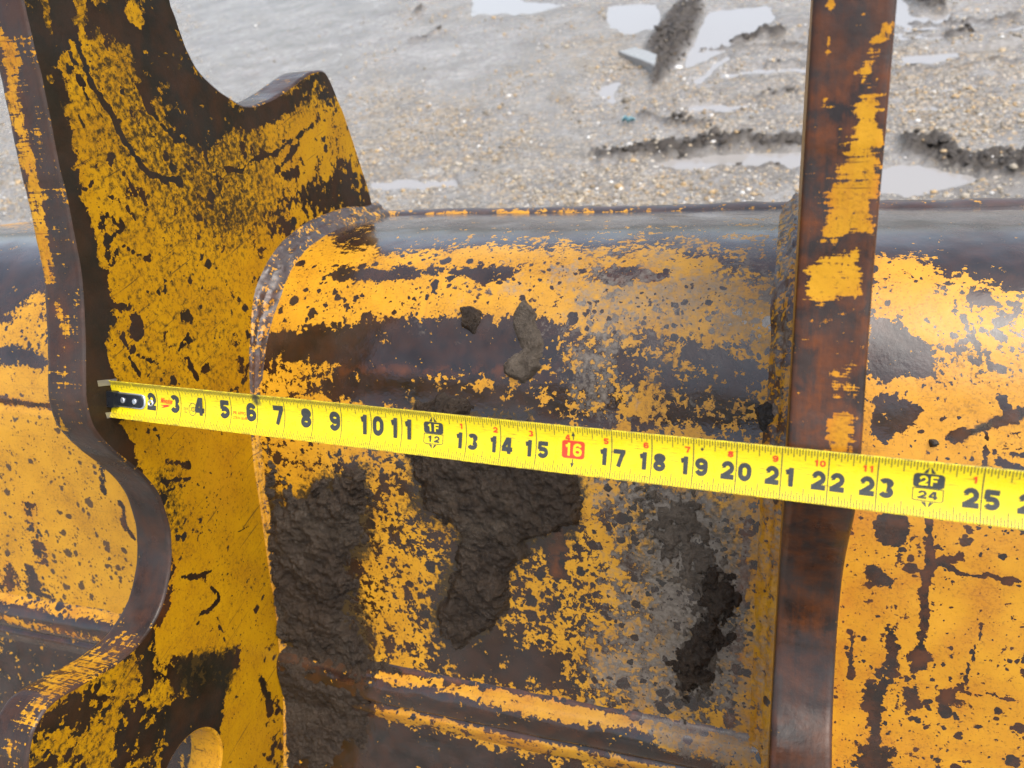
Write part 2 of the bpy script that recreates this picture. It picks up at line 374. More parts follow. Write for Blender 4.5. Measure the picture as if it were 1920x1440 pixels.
    w.line([(1856, 815), (1850, 850), (1846, 880)], 5, 2, p=0)
    w.line([(1875, 868), (1925, 885)], 16, 3, p=0)
    w.line([(1895, 850), (1925, 850)], 8, 3, p=0)
    w.poly([(1570, 930), (2000, 960), (2000, 1600), (1540, 1600)], 12, p=.90, o=.3)
    w.poly([(1645, 968), (1700, 955), (1705, 1000), (1685, 1040), (1660, 1020), (1640, 1010)], 4, p=.0)
    w.line([(1748, 960), (1745, 1060), (1738, 1120), (1728, 1180), (1722, 1225)], 15, 4, p=.0, o=.6)
    w.poly([(1738, 1040), (1760, 1050), (1805, 1032), (1800, 1048), (1765, 1065), (1740, 1070)], 3, p=0, o=.5)
    w.line([(1760, 1062), (1800, 1075), (1920, 1088)], 7, 2, p=0, o=.5)
    w.line([(1842, 1172), (1830, 1210), (1800, 1288)], 5, 2, p=0)
    w.line([(1795, 1290), (1850, 1305), (1925, 1325)], 6, 3, p=.1, o=.7)
    w.poly([(1630, 1065), (1645, 1060), (1678, 1088), (1672, 1112), (1640, 1095), (1625, 1100)], 3, p=0)
    w.poly([(1660, 1175), (1680, 1175), (1675, 1210), (1685, 1240), (1670, 1300), (1655, 1290), (1660, 1230)], 4, p=0)
    w.line([(1600, 1195), (1598, 1250), (1592, 1275)], 10, 3, p=0)
    w.poly([(1622, 1275), (1660, 1280), (1655, 1340), (1645, 1420), (1620, 1425), (1630, 1340), (1615, 1310)], 5, p=0)
    w.poly([(1700, 1220), (1745, 1225), (1735, 1265), (1705, 1260)], 5, p=0, o=.5)
    w.poly([(1600, 1400), (1690, 1390), (1680, 1500), (1590, 1500)], 10, p=.1)
    w.poly([(1700, 1340), (1925, 1350), (1925, 1500), (1700, 1500)], 24, p=.82)
    w.line([(1655, 1150), (1700, 1120), (1770, 1135)], 2, 2, p=.2)
    w.line([(1602, 955), (1590, 1060), (1580, 1160), (1572, 1300), (1568, 1440)], 16, 9, o=.75)
    w.poly([(1690, 1290), (1720, 1290), (1722, 1330), (1700, 1335)], 4, p=0, o=.4)
    w.poly([(1755, 1290), (1790, 1295), (1800, 1330), (1760, 1325)], 8, p=.2, o=.5)
    # ---- left of the left ear
    w.poly([(-200, 360), (60, 360), (95, 540), (60, 560), (0, 600), (-200, 650)], 8, p=.02)
    w.poly([(-200, 395), (60, 385), (60, 428), (-200, 448)], 8, p=.6)
    w.poly([(-10, 660), (30, 645), (75, 655), (90, 675), (60, 690), (20, 692), (-10, 680)], 5, p=.02)
    w.poly([(-200, 700), (110, 700), (260, 900), (270, 1190), (-200, 1130)], 9, p=.94)
    w.line([(-20, 748), (95, 764)], 11, 4, p=.15, o=.7)
    w.line([(60, 950), (75, 1010), (70, 1050)], 12, 4, p=0, o=.7)
    w.line([(100, 915), (115, 965)], 9, 3, p=.1); w.line([(185, 870), (200, 925)], 12, 4, p=.2)
    w.line([(222, 940), (235, 975), (252, 1010)], 9, 3, p=.05, o=.5)
    w.poly([(0, 1060), (30, 1060), (40, 1110), (0, 1120)], 6, p=.2, o=.6)
    w.line([(55, 1060), (70, 1110), (90, 1120)], 8, 3, p=.1)
    w.poly([(-200, 1175), (240, 1195), (430, 1240), (440, 1600), (-200, 1600)], 12, p=.16)
    return w.v
def strip(name, xs, s0, s1, parent, wear, mat, hfun=None, hs=.0028):
    ss = np.linspace(s0, s1, max(3, int((s1-s0)/hs)+1)); n, m = len(xs), len(ss)
    Xg, Sg = [g.ravel() for g in np.meshgrid(xs, ss, indexing='ij')]
    P, N = surf(Xg, Sg)
    if hfun: P = P+N*hfun(Xg, Sg)[:, None]
    return P, N, grid_faces(n, m)
xs = np.r_[np.arange(X0, XL-.30, .02), np.arange(XL-.30, XR+.34, .0028), np.arange(XR+.34, X1, .02), X1]
ss = np.r_[np.arange(0, PL[-1]-.55, .0028), np.arange(PL[-1]-.55, PL[-1], .03), PL[-1]]
n, m = len(xs), len(ss); Xg, Sg = [g.ravel() for g in np.meshgrid(xs, ss, indexing='ij')]
P, N = surf(Xg, Sg)
seam = np.exp(-((Sg-S_SEAM)/.004)**2)*-.003
P = P+N*seam[:, None]
wv = wear_shell(P)
back, _ = surf(Xg, Sg); 
cx, cs = xs[::10], ss[::8]
if cx[-1] != X1: cx = np.r_[cx, X1]
if cs[-1] != PL[-1]: cs = np.r_[cs, PL[-1]]
bx, bs = [g.ravel() for g in np.meshgrid(cx, cs, indexing='ij')]
Pb, Nb = surf(bx, bs); Pb = Pb-Nb*.022
f1 = grid_faces(n, m, 0, False); f2 = grid_faces(len(cx), len(cs), len(P), True)
# thickness at the rim
rimT = np.arange(n)*m; rp = P[rimT]-N[rimT]*.0215; roff = len(P)+len(Pb)
f3 = [(rimT[i], roff+i, roff+i+1, rimT[i+1]) for i in range(n-1)]
V = np.vstack([P, Pb, rp]); at = np.vstack([wv, np.tile([.3, .2, .3, .2], (len(Pb)+len(rp), 1))])
f3 = [tuple(reversed(q)) for q in f3]
shell = mesh('back_plate', V, [tuple(q) for q in f1]+[tuple(q) for q in f2]+f3, M_SHELL, bucket, at)
# lip bar along the rim
def sweep(name, sec, xs_, parent, mat, wearf, rough=.0):
    """section (offset along s, height) swept along X on the plate"""
    sec = np.asarray(sec); Vs = []
    for x in xs_:
        o, nn = surf(np.full(len(sec), x), np.clip(sec[:, 0], 0, None)); extra = np.minimum(sec[:, 0], 0)
        tn = np.r_[0, prof[1]-prof[0]]; tn = tn/np.linalg.norm(tn)
        jit = fbm(np.c_[np.full(len(sec), x*40), sec*150], 2)*rough
        Vs.append(o+nn*(sec[:, 1]+jit)[:, None]+tn*extra[:, None])
    V = np.vstack(Vs); f = grid_faces(len(xs_), len(sec))
    return mesh(name, V, f, mat, parent, wearf(V))
def wear_lip(V):
    w = Paint(V, (.2, .1, .2, .1), 3)
    for a, b in ((800, 870), (935, 990), (1040, 1110), (1130, 1175), (1190, 1220), (1250, 1275), (700, 740)):
        w.line([(a, 402), (b, 398)], 7, 3, p=.8)
    w.line([(1640, 384), (1680, 382)], 5, 2, p=.7); w.line([(0, 395), (40, 388)], 12, 4, p=.7)
    return w.v
xx = np.arange(X0, X1, .004)
sweep('rim_lip', [(-.022, -.022), (-.022, -.004), (-.020, .003), (-.012, .006), (-.004, .005), (.004, .001), (.008, -.002)], xx, bucket, M_WELD, wear_lip, .0012)
# lapped strip low on the plate
def wear_lap(V):
    w = Paint(V, (.12, .05, .25, .1))
    w.poly([(700, 1250), (1000, 1300), (1440, 1385), (1440, 1440), (1200, 1375), (1000, 1345), (800, 1290), (700, 1275)], 9, p=.85, o=.25)
    w.poly([(700, 1320), (1000, 1385), (1440, 1480), (1440, 1500), (1000, 1410), (700, 1345)], 6, p=.7, o=.4)
    w.poly([(1180, 1330), (1460, 1380), (1450, 1460), (1230, 1400)], 18, p=.7, m=.75)
    w.line([(600, 1228), (1000, 1303), (1420, 1385)], 8, 5, p=.05, o=.9)
    w.line([(0, 1117), (214, 1159)], 22, 6, p=.8, o=.2); w.line([(0, 1160), (190, 1200)], 12, 5, p=.6, o=.7)
    return w.v
dS = S_LAP1-S_LAP0
sec = [(S_LAP0-.012, -.002), (S_LAP0-.004, .0), (S_LAP0, .002), (S_LAP0+.006, .010), (S_LAP0+.012, .013), (S_LAP0+dS*.4, .0145), (S_LAP0+dS*.6, .0135), (S_LAP0+dS*.75, .011), (S_LAP0+dS*.82, .006), (S_LAP0+dS*.88, .0052), (S_LAP0+dS*.95, .0075), (S_LAP0+dS*1.05, .007), (S_LAP0+dS*1.2, .003), (S_LAP0+dS*1.35, -.002)]
sec = catmull(sec, 3)
sweep('lap_strip', sec, np.r_[np.arange(X0, XL-.3, .02), np.arange(XL-.3, XR+TH*.5, .004)], bucket, M_SHELL, wear_lap, .0006)
# side plates
for nm, x, s in (('side_plate', X0, -1), ('side_plate', X1, 1)):
    q = prof[::6]; k = len(q); o2 = np.vstack([q, [[prof[0][0]+.25, .35], [prof[0][0]+.3, .012]]]); k = len(o2)
    V = [(x, a, b) for a, b in o2]+[(x+s*.03, a, b) for a, b in o2]
    f = [tuple(range(k))[::-s], tuple(range(k, 2*k))[::s]]+[(i, (i+1) % k, k+(i+1) % k, k+i)[::s] for i in range(k)]
    mesh(nm, V, f, M_SHELL, bucket, np.tile([.7, .1, .2, .1], (2*k, 1)), smooth=False)

# ---- hinge ears
EO = [(40, 0), (75, 150), (105, 300), (130, 410), (150, 520), (156, 620), (158, 700), (160, 760), (178, 810), (215, 850), (262, 888), (296, 930), (314, 985), (319, 1040), (313, 1095), (296, 1150), (265, 1200), (225, 1237), (185, 1263), (140, 1288), (105, 1310), (78, 1338), (60, 1372), (52, 1410), (50, 1440), (52, 1480), (66, 1530), (100, 1590), (170, 1640), (260, 1690), (400, 1720), (545, 1720)]
IN_ = [(545, 1600), (545, 1440), (550, 1200), (525, 1000), (505, 800), (510, 650), (530, 570), (570, 500), (620, 460), (680, 430), (712, 420)]
EB = [(700, 388), (690, 350), (676, 305), (662, 262), (648, 220), (636, 190), (624, 160), (614, 140), (602, 131), (585, 134), (560, 150), (530, 172), (505, 187), (480, 196), (455, 196), (430, 182), (400, 160), (372, 130), (352, 92), (338, 55), (328, 25), (320, 0), (312, -60), (312, -130), (318, -200), (290, -262), (220, -300), (120, -290), (50, -230), (22, -120)]
def smooth_closed(seq, n=6):
    p = np.array(seq, float); k = len(p); out = []
    for i in range(k):
        a, b, c, d = p[i-1], p[i], p[(i+1) % k], p[(i+2) % k]
        for t in np.arange(n)/n:
            out.append(.5*((2*b)+(-a+c)*t+(2*a-5*b+4*c-d)*t*t+(-a+3*b-3*c+d)*t**3))
    return np.array(out)
out_yz = smooth_closed([on_x(q, XL)[1:] for q in EO+IN_+EB], 5)
out_yz = resample(out_yz, .0035, True)
jit = fbm(np.c_[out_yz*60, out_yz[:, :1]*0], 3)*.0008
tg = np.roll(out_yz, -1, 0)-np.roll(out_yz, 1, 0); tg /= np.linalg.norm(tg, axis=1)[:, None]
on_ = np.stack([tg[:, 1], -tg[:, 0]], 1)
area = .5*np.sum(out_yz[:, 0]*np.roll(out_yz[:, 1], -1)-np.roll(out_yz[:, 0], -1)*out_yz[:, 1])
if area < 0: on_ = -on_
out_yz = out_yz+on_*jit[:, None]
hc = on_x((362, 1452), XL)[1:]; hr = np.linalg.norm(on_x((362, 1376), XL)[1:]-hc)
th = np.linspace(0, 2*np.pi, 73)[:-1]; hole = hc+hr*np.stack([np.cos(th), np.sin(th)], 1)
def ear_face(inset, h):
    o = out_yz-on_*inset; hh = hc+(hr+inset)*np.stack([np.cos(th), np.sin(th)], 1)
    lo, hi = o.min(0), o.max(0); gy, gz = np.meshgrid(np.arange(lo[0], hi[0], h), np.arange(lo[1], hi[1], h), indexing='ij')
    g = np.c_[gy.ravel(), gz.ravel()]; g[:, 1] += (np.arange(len(g)) // gy.shape[1] % 2)*h*.5
    g = g[(sdist(g, o[::2]) < -h*.8) & (np.hypot(*(g-hc).T) > hr+inset+h*.6)]
    pts = np.vstack([o, hh, g]); k, kh = len(o), len(hh)
    ed = [(i, (i+1) % k) for i in range(k)]+[(k+i, k+(i+1) % kh) for i in range(kh)]
    r = delaunay_2d_cdt([Vector(p) for p in pts], ed, [], 0, 1e-7)
    v = np.array([tuple(p) for p in r[0]]); fs = []
    for t in r[2]:
        c = v[list(t)].mean(0)[None]
        fs.append(t)
    fs = np.array(fs); c = v[fs].mean(1)
    ok = (sdist(c, o) < 0) & (np.hypot(*(c-hc).T) > (hr+inset)*.995)
    fs = fs[ok]
    # one winding
    a = v[fs]; cr = (a[:, 1, 0]-a[:, 0, 0])*(a[:, 2, 1]-a[:, 0, 1])-(a[:, 1, 1]-a[:, 0, 1])*(a[:, 2, 0]-a[:, 0, 0])
    fs[cr < 0] = fs[cr < 0][:, ::-1]
    return v, fs
BV = .0022
fv, ff = ear_face(BV, .0030)
cv, cf = ear_face(BV, .012)
def wear_ear_left(V):
    w = Paint(V, (.89, .0, .06, .17), 8, 1.6)
    w.poly([(200, 400), (470, 400), (460, 760), (200, 760)], 40, p=.86, d=.30)
    w.poly([(120, -20), (560, -20), (640, 250), (520, 420), (250, 430), (150, 300)], 50, d=.44)
    w.poly([(40, -300), (330, -300), (330, -10), (215, 0), (130, 0), (40, 0)], 10, p=.15)
    w.poly([(30, -10), (132, -10), (136, 60), (118, 100), (112, 130), (128, 165), (122, 220), (138, 260), (142, 320), (152, 360), (168, 420), (185, 480), (200, 540), (215, 600), (200, 650), (205, 700), (222, 770), (245, 840), (270, 890), (285, 950), (304, 1000), (325, 1050), (290, 1080), (100, 1000), (100, 300)], 6, p=.03, d=.5)
    w.line([(84, 5), (92, 35), (98, 65)], 11, 4, p=.75); w.ell((98, 145), 8, 12, 3, p=.8); w.line([(98, 155), (88, 125)], 3, 2, p=.5)
    w.poly([(175, -10), (330, -10), (345, 60), (372, 130), (450, 198), (540, 178), (600, 120), (625, 160), (600, 165), (560, 205), (500, 240), (440, 252), (390, 285), (330, 262), (290, 220), (262, 170), (250, 110), (225, 70), (205, 50), (180, 60)], 8, p=.16, d=.5, o=.1)
    w.poly([(150, -10), (180, -10), (185, 50), (175, 90), (160, 85)], 6, p=.55)
    w.poly([(232, 4), (262, 8), (270, 40), (262, 56), (248, 40)], 4, p=.97, d=.2)
    w.poly([(300, 110), (330, 85), (345, 100), (330, 150), (312, 150)], 14, p=.45, d=.6)
    w.poly([(278, 150), (330, 200), (420, 240), (445, 330), (470, 400), (455, 430), (400, 430), (340, 380), (290, 300), (250, 240)], 40, d=.52)
    w.poly([(250, 160), (290, 190), (330, 260), (300, 300), (240, 230)], 14, p=.8)
    w.poly([(500, 225), (545, 210), (540, 240), (510, 262), (480, 260)], 8, p=.75, d=.3)
    w.poly([(430, 250), (480, 250), (500, 280), (450, 310), (425, 290)], 10, p=.8, d=.5)
    w.poly([(600, 150), (628, 160), (640, 195), (612, 215), (590, 205)], 8, p=.25)
    w.poly([(555, 225), (605, 205), (640, 215), (655, 260), (660, 300), (600, 330), (560, 345), (520, 330), (540, 270)], 14, p=.74, d=.1)
    w.poly([(560, 345), (620, 320), (665, 300), (705, 390), (640, 405), (540, 410), (540, 375)], 14, p=.26, d=.2)
    w.poly([(500, 400), (545, 360), (600, 395), (640, 400), (600, 430), (540, 440), (490, 480)], 10, p=.5)
    w.poly([(390, 385), (450, 370), (475, 400), (440, 425), (400, 415)], 16, p=.6, d=.6)
    # gouges
    w.line([(138, 68), (160, 125), (195, 200), (245, 280), (285, 325), (322, 336)], 10, 2, p=0, d=.3)
    w.line([(308, 336), (324, 335)], 13, 3, p=0)
    w.line([(128, 100), (150, 150), (182, 215)], 3.5, 1.5, p=0); w.line([(136, 100), (172, 190)], 3, 1.5, p=0)
    w.line([(180, 210), (225, 275), (240, 292)], 3, 1.5, p=.2)
    w.line([(262, 165), (280, 200), (305, 235), (335, 265), (370, 265)], 8, 3, p=0, d=.4)
    w.line([(305, 240), (345, 285), (390, 315), (425, 340)], 4, 2, p=.1, d=.4)
    w.line([(350, 120), (365, 220), (395, 310), (425, 385)], 2.5, 1.5, p=.1)
    w.line([(425, 315), (450, 320), (470, 300), (515, 290), (550, 262), (585, 235)], 7, 3, p=.05, d=.3)
    w.line([(520, 318), (548, 290), (560, 270)], 9, 4, p=.15); w.ell((545, 325), 10, 8, 3, p=0)
    w.line([(405, 180), (420, 248)], 4, 2, p=.1); w.line([(430, 250), (440, 230)], 9, 3, p=.1)
    for q in ([(230, 325), (245, 345), (255, 365)], [(160, 350), (172, 340)], [(192, 362), (215, 366)], [(240, 388), (255, 412)], [(268, 365), (275, 385)], [(205, 400), (230, 430), (225, 405)], [(225, 460), (262, 482), (278, 488)], [(150, 215), (160, 235)], [(345, 305), (355, 320)]):
        w.line(q, 5, 2, p=.03)
    w.poly([(185, 400), (225, 430), (225, 480), (205, 510), (190, 470)], 8, p=.25)
    w.ell((257, 613), 13, 25, 3, p=0, d=.2); w.ell((348, 594), 13, 11, 3, p=.05); w.ell((385, 690), 8, 10, 2, p=0); w.ell((296, 548), 6, 6, 2, p=.05)
    w.ell((225, 575), 26, 6, 3, p=.05); w.ell((350, 640), 10, 10, 3, p=.1)
    for q in ([(240, 670), (252, 690), (262, 706)], [(256, 665), (292, 682)], [(228, 625), (240, 655)], [(348, 670), (372, 712)], [(335, 660), (352, 625)], [(232, 810), (245, 845)], [(268, 848), (280, 870)], [(305, 525), (308, 555)]):
        w.line(q, 6, 2, p=.02)
    w.poly([(430, 540), (480, 520), (470, 760), (440, 760)], 18, p=.55)
    # below the tape
    w.poly([(240, 790), (470, 800), (520, 1180), (330, 1180), (325, 1040), (290, 940)], 25, p=.93, d=.2)
    w.poly([(285, 890), (325, 880), (345, 960), (330, 1010), (310, 990)], 14, p=.6, d=.5)
    w.line([(302, 900), (328, 902), (355, 898)], 6, 2, p=.02); w.line([(305, 925), (345, 912)], 4, 2, p=.1)
    w.line([(345, 1083), (372, 1078), (398, 1070)], 7, 2, p=.02); w.line([(340, 1090), (440, 1075)], 3, 2, p=.3)
    w.line([(395, 1105), (410, 1115), (408, 1130), (390, 1142), (378, 1148)], 8, 3, p=.05)
    w.line([(440, 1000), (465, 985)], 3, 1.5, p=.1); w.line([(405, 1150), (420, 1200)], 2.5, 1.5, p=.1); w.ell((352, 872), 9, 7, 3, p=.1)
    w.poly([(318, 1040), (335, 1060), (325, 1120), (300, 1170), (280, 1200), (290, 1150)], 6, p=.3, o=.5)
    w.poly([(105, 1310), (185, 1263), (265, 1200), (285, 1180), (300, 1230), (340, 1255), (370, 1240), (440, 1222), (458, 1185), (412, 1400), (412, 1460), (40, 1460), (60, 1372)], 8, p=.42, d=.35)
    w.poly([(270, 1190), (290, 1185), (290, 1290), (272, 1290)], 5, p=.05)
    w.poly([(330, 1235), (440, 1215), (455, 1230), (440, 1300), (330, 1290)], 10, p=.25, d=.9)
    w.poly([(190, 1270), (260, 1240), (265, 1310), (220, 1320)], 10, p=.75)
    w.poly([(285, 1275), (330, 1280), (330, 1310), (290, 1320)], 8, p=.75)
    w.poly([(300, 1330), (420, 1290), (440, 1300), (415, 1400), (300, 1400), (270, 1380)], 10, p=.06)
    w.poly([(90, 1385), (180, 1390), (210, 1400), (200, 1450), (100, 1450)], 8, p=.62)
    w.poly([(455, 1180), (470, 1120), (500, 1130), (528, 1300), (530, 1480), (418, 1480), (414, 1390)], 6, p=.93, d=.05)
    w.poly([(500, 1280), (535, 1280), (535, 1480), (490, 1480)], 10, p=.6)
    w.line([(485, 1270), (500, 1310), (505, 1330)], 12, 5, p=.15, d=.5)
    return w.v
def wear_edge_left(V):
    w = Paint(V, (.22, .06, .14, .25), 5, 2.6)
    w.line([(-10, 60), (15, 90), (30, 200), (55, 330), (75, 430), (88, 520)], 26, 10, p=.66, o=.4)
    w.line([(60, 290), (80, 420), (92, 500)], 8, 4, p=.75)
    w.line([(108, 575), (120, 610), (125, 650)], 16, 8, p=.55, o=.5); w.line([(112, 660), (118, 735)], 14, 7, p=.45)
    w.poly([(130, 780), (330, 980), (325, 1100), (260, 1210), (240, 1040), (180, 880)], 12, p=.03)
    w.poly([(60, 1290), (120, 1240), (200, 1210), (240, 1190), (250, 1210), (190, 1262), (110, 1310), (70, 1320)], 10, p=.6, o=.3)
    w.poly([(30, 1330), (80, 1320), (70, 1355), (40, 1360)], 6, p=.6); w.poly([(15, 1385), (30, 1385), (30, 1410), (15, 1410)], 4, p=.5)
    return w.v
def wear_edge_right(V):
    w = Paint(V, (.12, .0, .9, .1), 5, 2.6)
    w.poly([(1500, -20), (1700, -20), (1690, 120), (1500, 120)], 30, p=.06, o=.35)
    w.line([(1557, 0), (1554, 22)], 7, 2, p=.9); w.line([(1550, 40), (1546, 58)], 7, 3, p=.6); w.line([(1556, 70), (1552, 90), (1550, 105)], 9, 3, p=.7)
    w.line([(1545, 145), (1540, 155)], 7, 2, p=.6); w.line([(1540, 185), (1543, 195)], 8, 2, p=.9)
    w.poly([(1655, 45), (1678, 42), (1672, 62), (1655, 80), (1640, 95), (1625, 150), (1610, 150), (1618, 95), (1632, 70)], 4, p=.75, o=.3)
    w.poly([(1635, 100), (1652, 105), (1645, 120), (1638, 118)], 3, p=.8)
    w.poly([(1610, 135), (1640, 150), (1668, 148), (1664, 160), (1640, 160), (1615, 158)], 4, p=.7)
    w.poly([(1612, 182), (1655, 178), (1650, 235), (1640, 300), (1645, 340), (1638, 400), (1638, 435), (1600, 445), (1580, 465), (1560, 448), (1545, 450), (1545, 415), (1562, 390), (1560, 350), (1585, 300), (1598, 250)], 7, p=.82, o=.12)
    w.poly([(1580, 440), (1620, 440), (1640, 455), (1638, 480), (1590, 478), (1560, 470)], 6, p=.1)
    w.poly([(1508, 510), (1530, 490), (1560, 475), (1612, 465), (1620, 500), (1618, 540), (1600, 575), (1580, 560), (1540, 565), (1512, 555)], 6, p=.80, o=.15)
    w.poly([(1530, 600), (1600, 595), (1600, 640), (1560, 650)], 12, p=.38, o=.3)
    w.poly([(1550, 680), (1600, 670), (1605, 720), (1570, 745), (1550, 720)], 8, p=.62, o=.4)
    w.poly([(1558, 790), (1575, 760), (1600, 775), (1602, 850), (1545, 850)], 5, p=.85, o=.2)
    w.poly([(1500, 720), (1515, 730), (1512, 800), (1495, 800)], 6, p=.3)
    w.poly([(1440, 900), (1640, 900), (1640, 1180), (1430, 1180)], 12, p=.0, o=.55)
    w.poly([(1430, 1185), (1640, 1185), (1640, 1600), (1400, 1600)], 12, p=.0, o=.25)
    return w.v
def make_ear(x_in, s, wface, wedge, label):
    """x_in: the inner face; s: direction in which the plate's thickness goes"""
    K = len(out_yz); secs = [(0, BV), (BV*.35, BV*.35), (BV, 0)]+[(t, 0) for t in np.linspace(.005, TH-.005, 9)]+[(TH-BV, 0), (TH-BV*.35, BV*.35), (TH, BV)]
    Vr = []
    for t, ins in secs:
        q = out_yz-on_*(ins+fbm(np.c_[out_yz*90, np.full(K, t*60)], 2)[:, None]*(.0005 if 0 < t < TH else 0))
        Vr.append(np.c_[np.full(K, x_in+s*t), q])
    Vr = np.vstack(Vr); fr = []
    for r in range(len(secs)-1):
        for i in range(K):
            j = (i+1) % K; q = (r*K+i, r*K+j, (r+1)*K+j, (r+1)*K+i); fr.append(q if (s < 0) == (area > 0) else q[::-1])
    H = len(th); Vh = []
    for t, ins in secs: Vh.append(np.c_[np.full(H, x_in+s*t), hc+(hr+ins)*np.stack([np.cos(th), np.sin(th)], 1)])
    Vh = np.vstack(Vh); fh = []; o1 = len(Vr)
    for r in range(len(secs)-1):
        for i in range(H):
            j = (i+1) % H; q = (o1+r*H+i, o1+r*H+j, o1+(r+1)*H+j, o1+(r+1)*H+i); fh.append(q if s > 0 else q[::-1])
    dn = fbm(np.c_[fv*9, fv[:, :1]*0], 3)*.0006
    edge_fade = np.clip(-sdist(fv, out_yz[::3])/.02, 0, 1)
    Vi = np.c_[x_in+dn*edge_fade, fv]; Vo = np.c_[np.full(len(cv), x_in+s*TH), cv]
    o2 = o1+len(Vh); o3 = o2+len(Vi)
    fi = ff+o2; fo = cf+o3
    if s < 0: fo = fo[:, ::-1]
    else: fi = fi[:, ::-1]
    V = np.vstack([Vr, Vh, Vi, Vo])
    wh = wedge(Vh); wh[:, 0] = .88
    at = np.vstack([wedge(Vr), wh, wface(Vi), np.tile([.7, .05, .2, .25], (len(Vo), 1))])
    faces = fr+fh+[tuple(q) for q in fi]+[tuple(q) for q in fo]
    fm = [1]*(len(fr)+len(fh))+[0]*(len(fi)+len(fo))
    o = mesh('hinge_plate', V, faces, None, bucket, at, mats=[M_EAR, M_EDGE], fm=fm); o['label'] = label
    me = o.data
    return o
ear_l = make_ear(XL, -1, wear_ear_left, wear_edge_left, 'hinge plate with gouged yellow face and curved cut-out')
def wear_ear_right(V):
    w = Paint(V, (.75, .3, .4, .2)); return w.v
ear_r = make_ear(XR, 1, wear_ear_right, wear_edge_right, 'hinge plate seen on its brown rusted front edge')
# ---- weld beads where the ears meet the plate
SEC = np.array([(-.003, .028), (.001, .0255), (.0045, .024), (.0078, .0205), (.0098, .0155), (.0118, .0128), (.0158, .0118), (.0195, .0088), (.022, .004), (.025, .0005), (.028, -.003)])
def weld(parent, x, s, size, s0, s1, wearf, seed, low=1.0):
    sv_ = np.arange(s0, s1, .0022); k = len(SEC); n_ = len(sv_)
    o, nn = surf(np.full(n_, x), np.clip(sv_, 0, None)); o = o+np.minimum(sv_, 0)[:, None]*np.r_[0, prof[1]-prof[0]]/np.linalg.norm(prof[1]-prof[0])
    ta = np.c_[np.zeros(n_), np.interp(sv_, PL, tan_[:, 0]), np.interp(sv_, PL, tan_[:, 1])]
    g = 1+.16*fbm(np.c_[sv_*22, sv_*0+seed*9, sv_*0], 3)
    g = g*np.interp(sv_, [S_SEAM-.14, S_SEAM-.03], [1, low])
    Vs = []
    for j, (a_, b_) in enumerate(SEC):
        bow = .006*math.sin(j/(k-1)*2*math.pi)**2
        q = sv_+bow*.8; rip = (1+.10*(np.abs((q*120+seed) % 1-.5)-.25)+.30*fbm(np.c_[q*130, sv_*0+j*.9, sv_*0+seed*5], 3)) if 1 < j < k-2 else np.ones(n_)
        Vs.append(o+np.array([s, 0, 0])*(size*g*a_*rip)[:, None]+nn*(size*g*b_*rip)[:, None]+ta*bow*.3)
    V = np.stack(Vs, 1).reshape(-1, 3); f = grid_faces(n_, k)
    if s > 0: f = f[:, ::-1]
    return mesh('weld_bead', V, f, M_WELD, parent, wearf(V))
def ww(base):
    def f_(V):
        w = Paint(V, base, 5)
        w.poly([(440, 560), (520, 540), (500, 780), (440, 780)], 20, p=.35, o=.4)
        w.poly([(430, 780), (540, 780), (560, 1440), (470, 1440)], 20, p=.75, o=.3, d=.3)
        w.poly([(1380, 900), (1500, 900), (1480, 1440), (1360, 1440)], 20, p=.8, m=.5, o=.3)
        return w.v
    return f_
SE = PL[-1]-.5
weld(ear_l, XL, 1, .66, .0, SE, ww((.30, .10, .06, .2)), .1, .38)
weld(ear_l, XL-TH, -1, .45, .0, SE, ww((.7, 0, .4, .1)), .3)
weld(ear_r, XR, -1, .68, -.006, SE, ww((.42, .45, .4, .1)), .2)
weld(ear_r, XR+TH, 1, .45, .0, SE, ww((.85, 0, .6, .1)), .5)

# ------------------------------------------------------------------ mud stuck to the bucket
def mud(name, label, poly, mat, thick, xr, sr, soft=20, warp=20, res=.0016, seed=0, lump=.7, fn=26, holes=0):
    xs_ = np.arange(*xr, res); ss_ = np.arange(*sr, res); n_, m_ = len(xs_), len(ss_)
    Xg, Sg = [g.ravel() for g in np.meshgrid(xs_, ss_, indexing='ij')]
    P, N = surf(Xg, Sg); q = proj(P); k = np.c_[q/fn, q[:, 0]*0+seed]
    lap = np.interp(Sg, [S_LAP0-.004, S_LAP0+.012, S_LAP0+dS*.7, S_LAP0+dS*1.3], [0, .013, .012, 0], 0, 0)
    qq = q+np.stack([fbm(k, 4, .6), fbm(k+31, 4, .6)], 1)*warp
    qq = qq+np.stack([fbm(k*3.1+7, 3, .6), fbm(k*3.1+53, 3, .6)], 1)*warp*.4
    d = -sdist(qq, poly)
    d = d-holes*np.clip(fbm(k*2.3+11, 4, .65)+.25, 0, None)*2
    kk = np.c_[P*95]+seed
    T = sstep(d/soft)*thick*(1+1.5*lump*fbm(kk*.5, 5, .65))+fbm(kk*2, 4, .65)*thick*.28*np.clip(d/soft, 0, 1)+np.clip(d/soft, -1, 0)*.002
    V = P+N*(T+lap-.0004)[:, None]
    f = grid_faces(n_, m_); keep = (d[f] > -2.5).any(1); f = f[keep]
    u, inv = np.unique(f, return_inverse=True)
    if not len(u): return None
    return tag(mesh(name, V[u], inv.reshape(-1, 4), mat), label, 'mud')
xb = (XL+.004, XR-.004)
